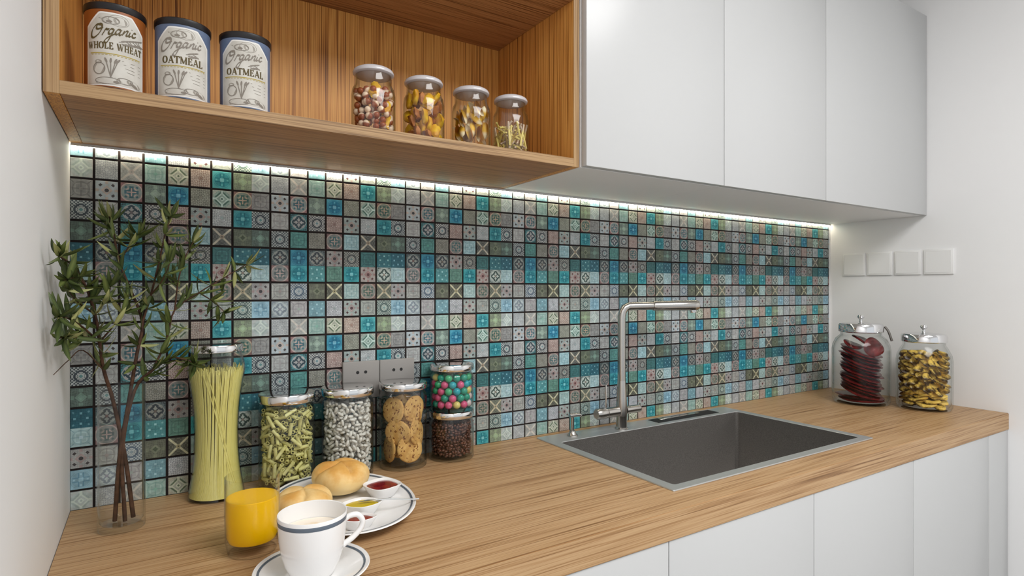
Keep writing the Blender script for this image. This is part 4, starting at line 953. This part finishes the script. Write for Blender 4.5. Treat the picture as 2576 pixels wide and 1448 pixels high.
BR = [('leafy branch leaning left against the white wall', [
  ([(-.024, -.15, .017), (-.036, -.145, .121), (-.053, -.14, .218), (-.066, -.15, .275), (-.071, -.165, .324), (-.076, -.18, .371), (-.087, -.2, .417), (-.101, -.22, .448), (-.108, -.32, .459)], .0036, 3),
  ([(-.071, -.165, .324), (-.092, -.2, .353), (-.105, -.26, .369), (-.108, -.36, .375)], .0018, 1), ([(-.076, -.18, .371), (-.096, -.21, .392), (-.106, -.28, .417)], .0016, 1),
  ([(-.071, -.165, .324), (-.044, -.17, .363), (-.03, -.16, .404)], .0016, 1), ([(-.071, -.165, .324), (-.085, -.19, .335), (-.100, -.24, .338), (-.106, -.33, .345)], .0014, 1), ([(-.087, -.2, .417), (-.094, -.25, .430), (-.104, -.31, .425)], .0012, 1), ([(-.076, -.18, .371), (-.060, -.19, .395), (-.052, -.20, .425)], .0012, 1),
  ([(-.066, -.15, .275), (-.092, -.18, .313), (-.105, -.24, .304), (-.110, -.36, .297)], .0012, 9)]),
 ('tall middle branch rising highest from the vase', [
  ([(-.051, -.14, .0125), (-.044, -.145, .122), (-.03, -.14, .223), (-.019, -.14, .299), (-.011, -.135, .354), (-.028, -.13, .41), (-.045, -.12, .459), (-.054, -.11, .509), (-.061, -.1, .541)], .0036, 3),
  ([(-.011, -.135, .354), (.002, -.14, .403), (.014, -.15, .46), (.023, -.16, .509), (.032, -.16, .541)], .0022, 2), ([(-.045, -.12, .459), (-.028, -.12, .495), (-.015, -.12, .514)], .0014, 1),
  ([(.002, -.14, .403), (.020, -.165, .430), (.034, -.18, .47)], .0014, 1)]),
 ('right hand branch reaching over the spaghetti jar', [
  ([(-.036, -.15, .0125), (-.040, -.145, .135), (-.022, -.14, .236), (.005, -.14, .269), (.032, -.145, .289), (.057, -.15, .284), (.07, -.15, .276)], .0034, 3),
  ([(.005, -.14, .269), (.027, -.13, .324), (.039, -.12, .374), (.079, -.11, .406), (.12, -.1, .433), (.164, -.09, .462)], .0020, 2),
  ([(.039, -.12, .374), (.045, -.13, .432), (.058, -.12, .477), (.073, -.1, .508)], .0016, 1), ([(.079, -.11, .406), (.106, -.1, .387), (.127, -.1, .364)], .0014, 1)])]
rg = random.Random(77); nl = 0
for lab, subs in BR:
    o = empty('leafy_branch', (VX, VY, CT), 0, lab, 'branch', 'branches in the glass vase'); org = Vector((VX, VY, 0))
    for pts, rad, start in subs:
        P = smooth_path([Vector(p) - org for p in pts], 4); n = len(P)
        bm = bmesh.new(); tube(bm, P, [rad * (1 - .6 * i / (n - 1)) for i in range(n)], 7); build('stem', bm, M_STEM, o, smooth=80)
        if start >= 9: continue
        P = [p for p in P if p.z > .236]; n = len(P)
        for i in range(2 if start > 1 else 3, n, 2):
            tip = i >= n - 2; t = (P[min(i + 1, n - 1)] - P[max(i - 1, 0)]).normalized()
            for q in range(10 if tip else 5):
                if nl >= 600: break
                dv = (t * rg.uniform(.2, .9) + Vector((rg.gauss(0, .75), rg.gauss(0, .7), rg.gauss(.02, .6)))).normalized()
                for _ in range(12):
                    e = P[i] + org + dv * .042
                    if e.x > XL + .006 and e.y < -.008: break
                    dv = (dv + Vector((.35 if e.x <= XL + .006 else 0, -.35 if e.y >= -.008 else 0, rg.uniform(-.1, .1)))).normalized()
                mm = rg.choices((0, 1, 2), (5, 4, 1.6))[0]
                lf = link('leaf', rg.choice(LEAF[mm]), o); y_ = dv.cross(Vector((0, 0, 1))); y_ = y_.normalized() if y_.length > .1 else Vector((1, 0, 0))
                z_ = y_.cross(dv) * -1; z_ = dv.cross(y_)
                Mx = Matrix((dv, y_, z_)).transposed().to_4x4() @ Matrix.Rotation(rg.gauss(0, .6), 4, 'X')
                lf.matrix_local = Matrix.Translation(P[i]) @ Mx; nl += 1
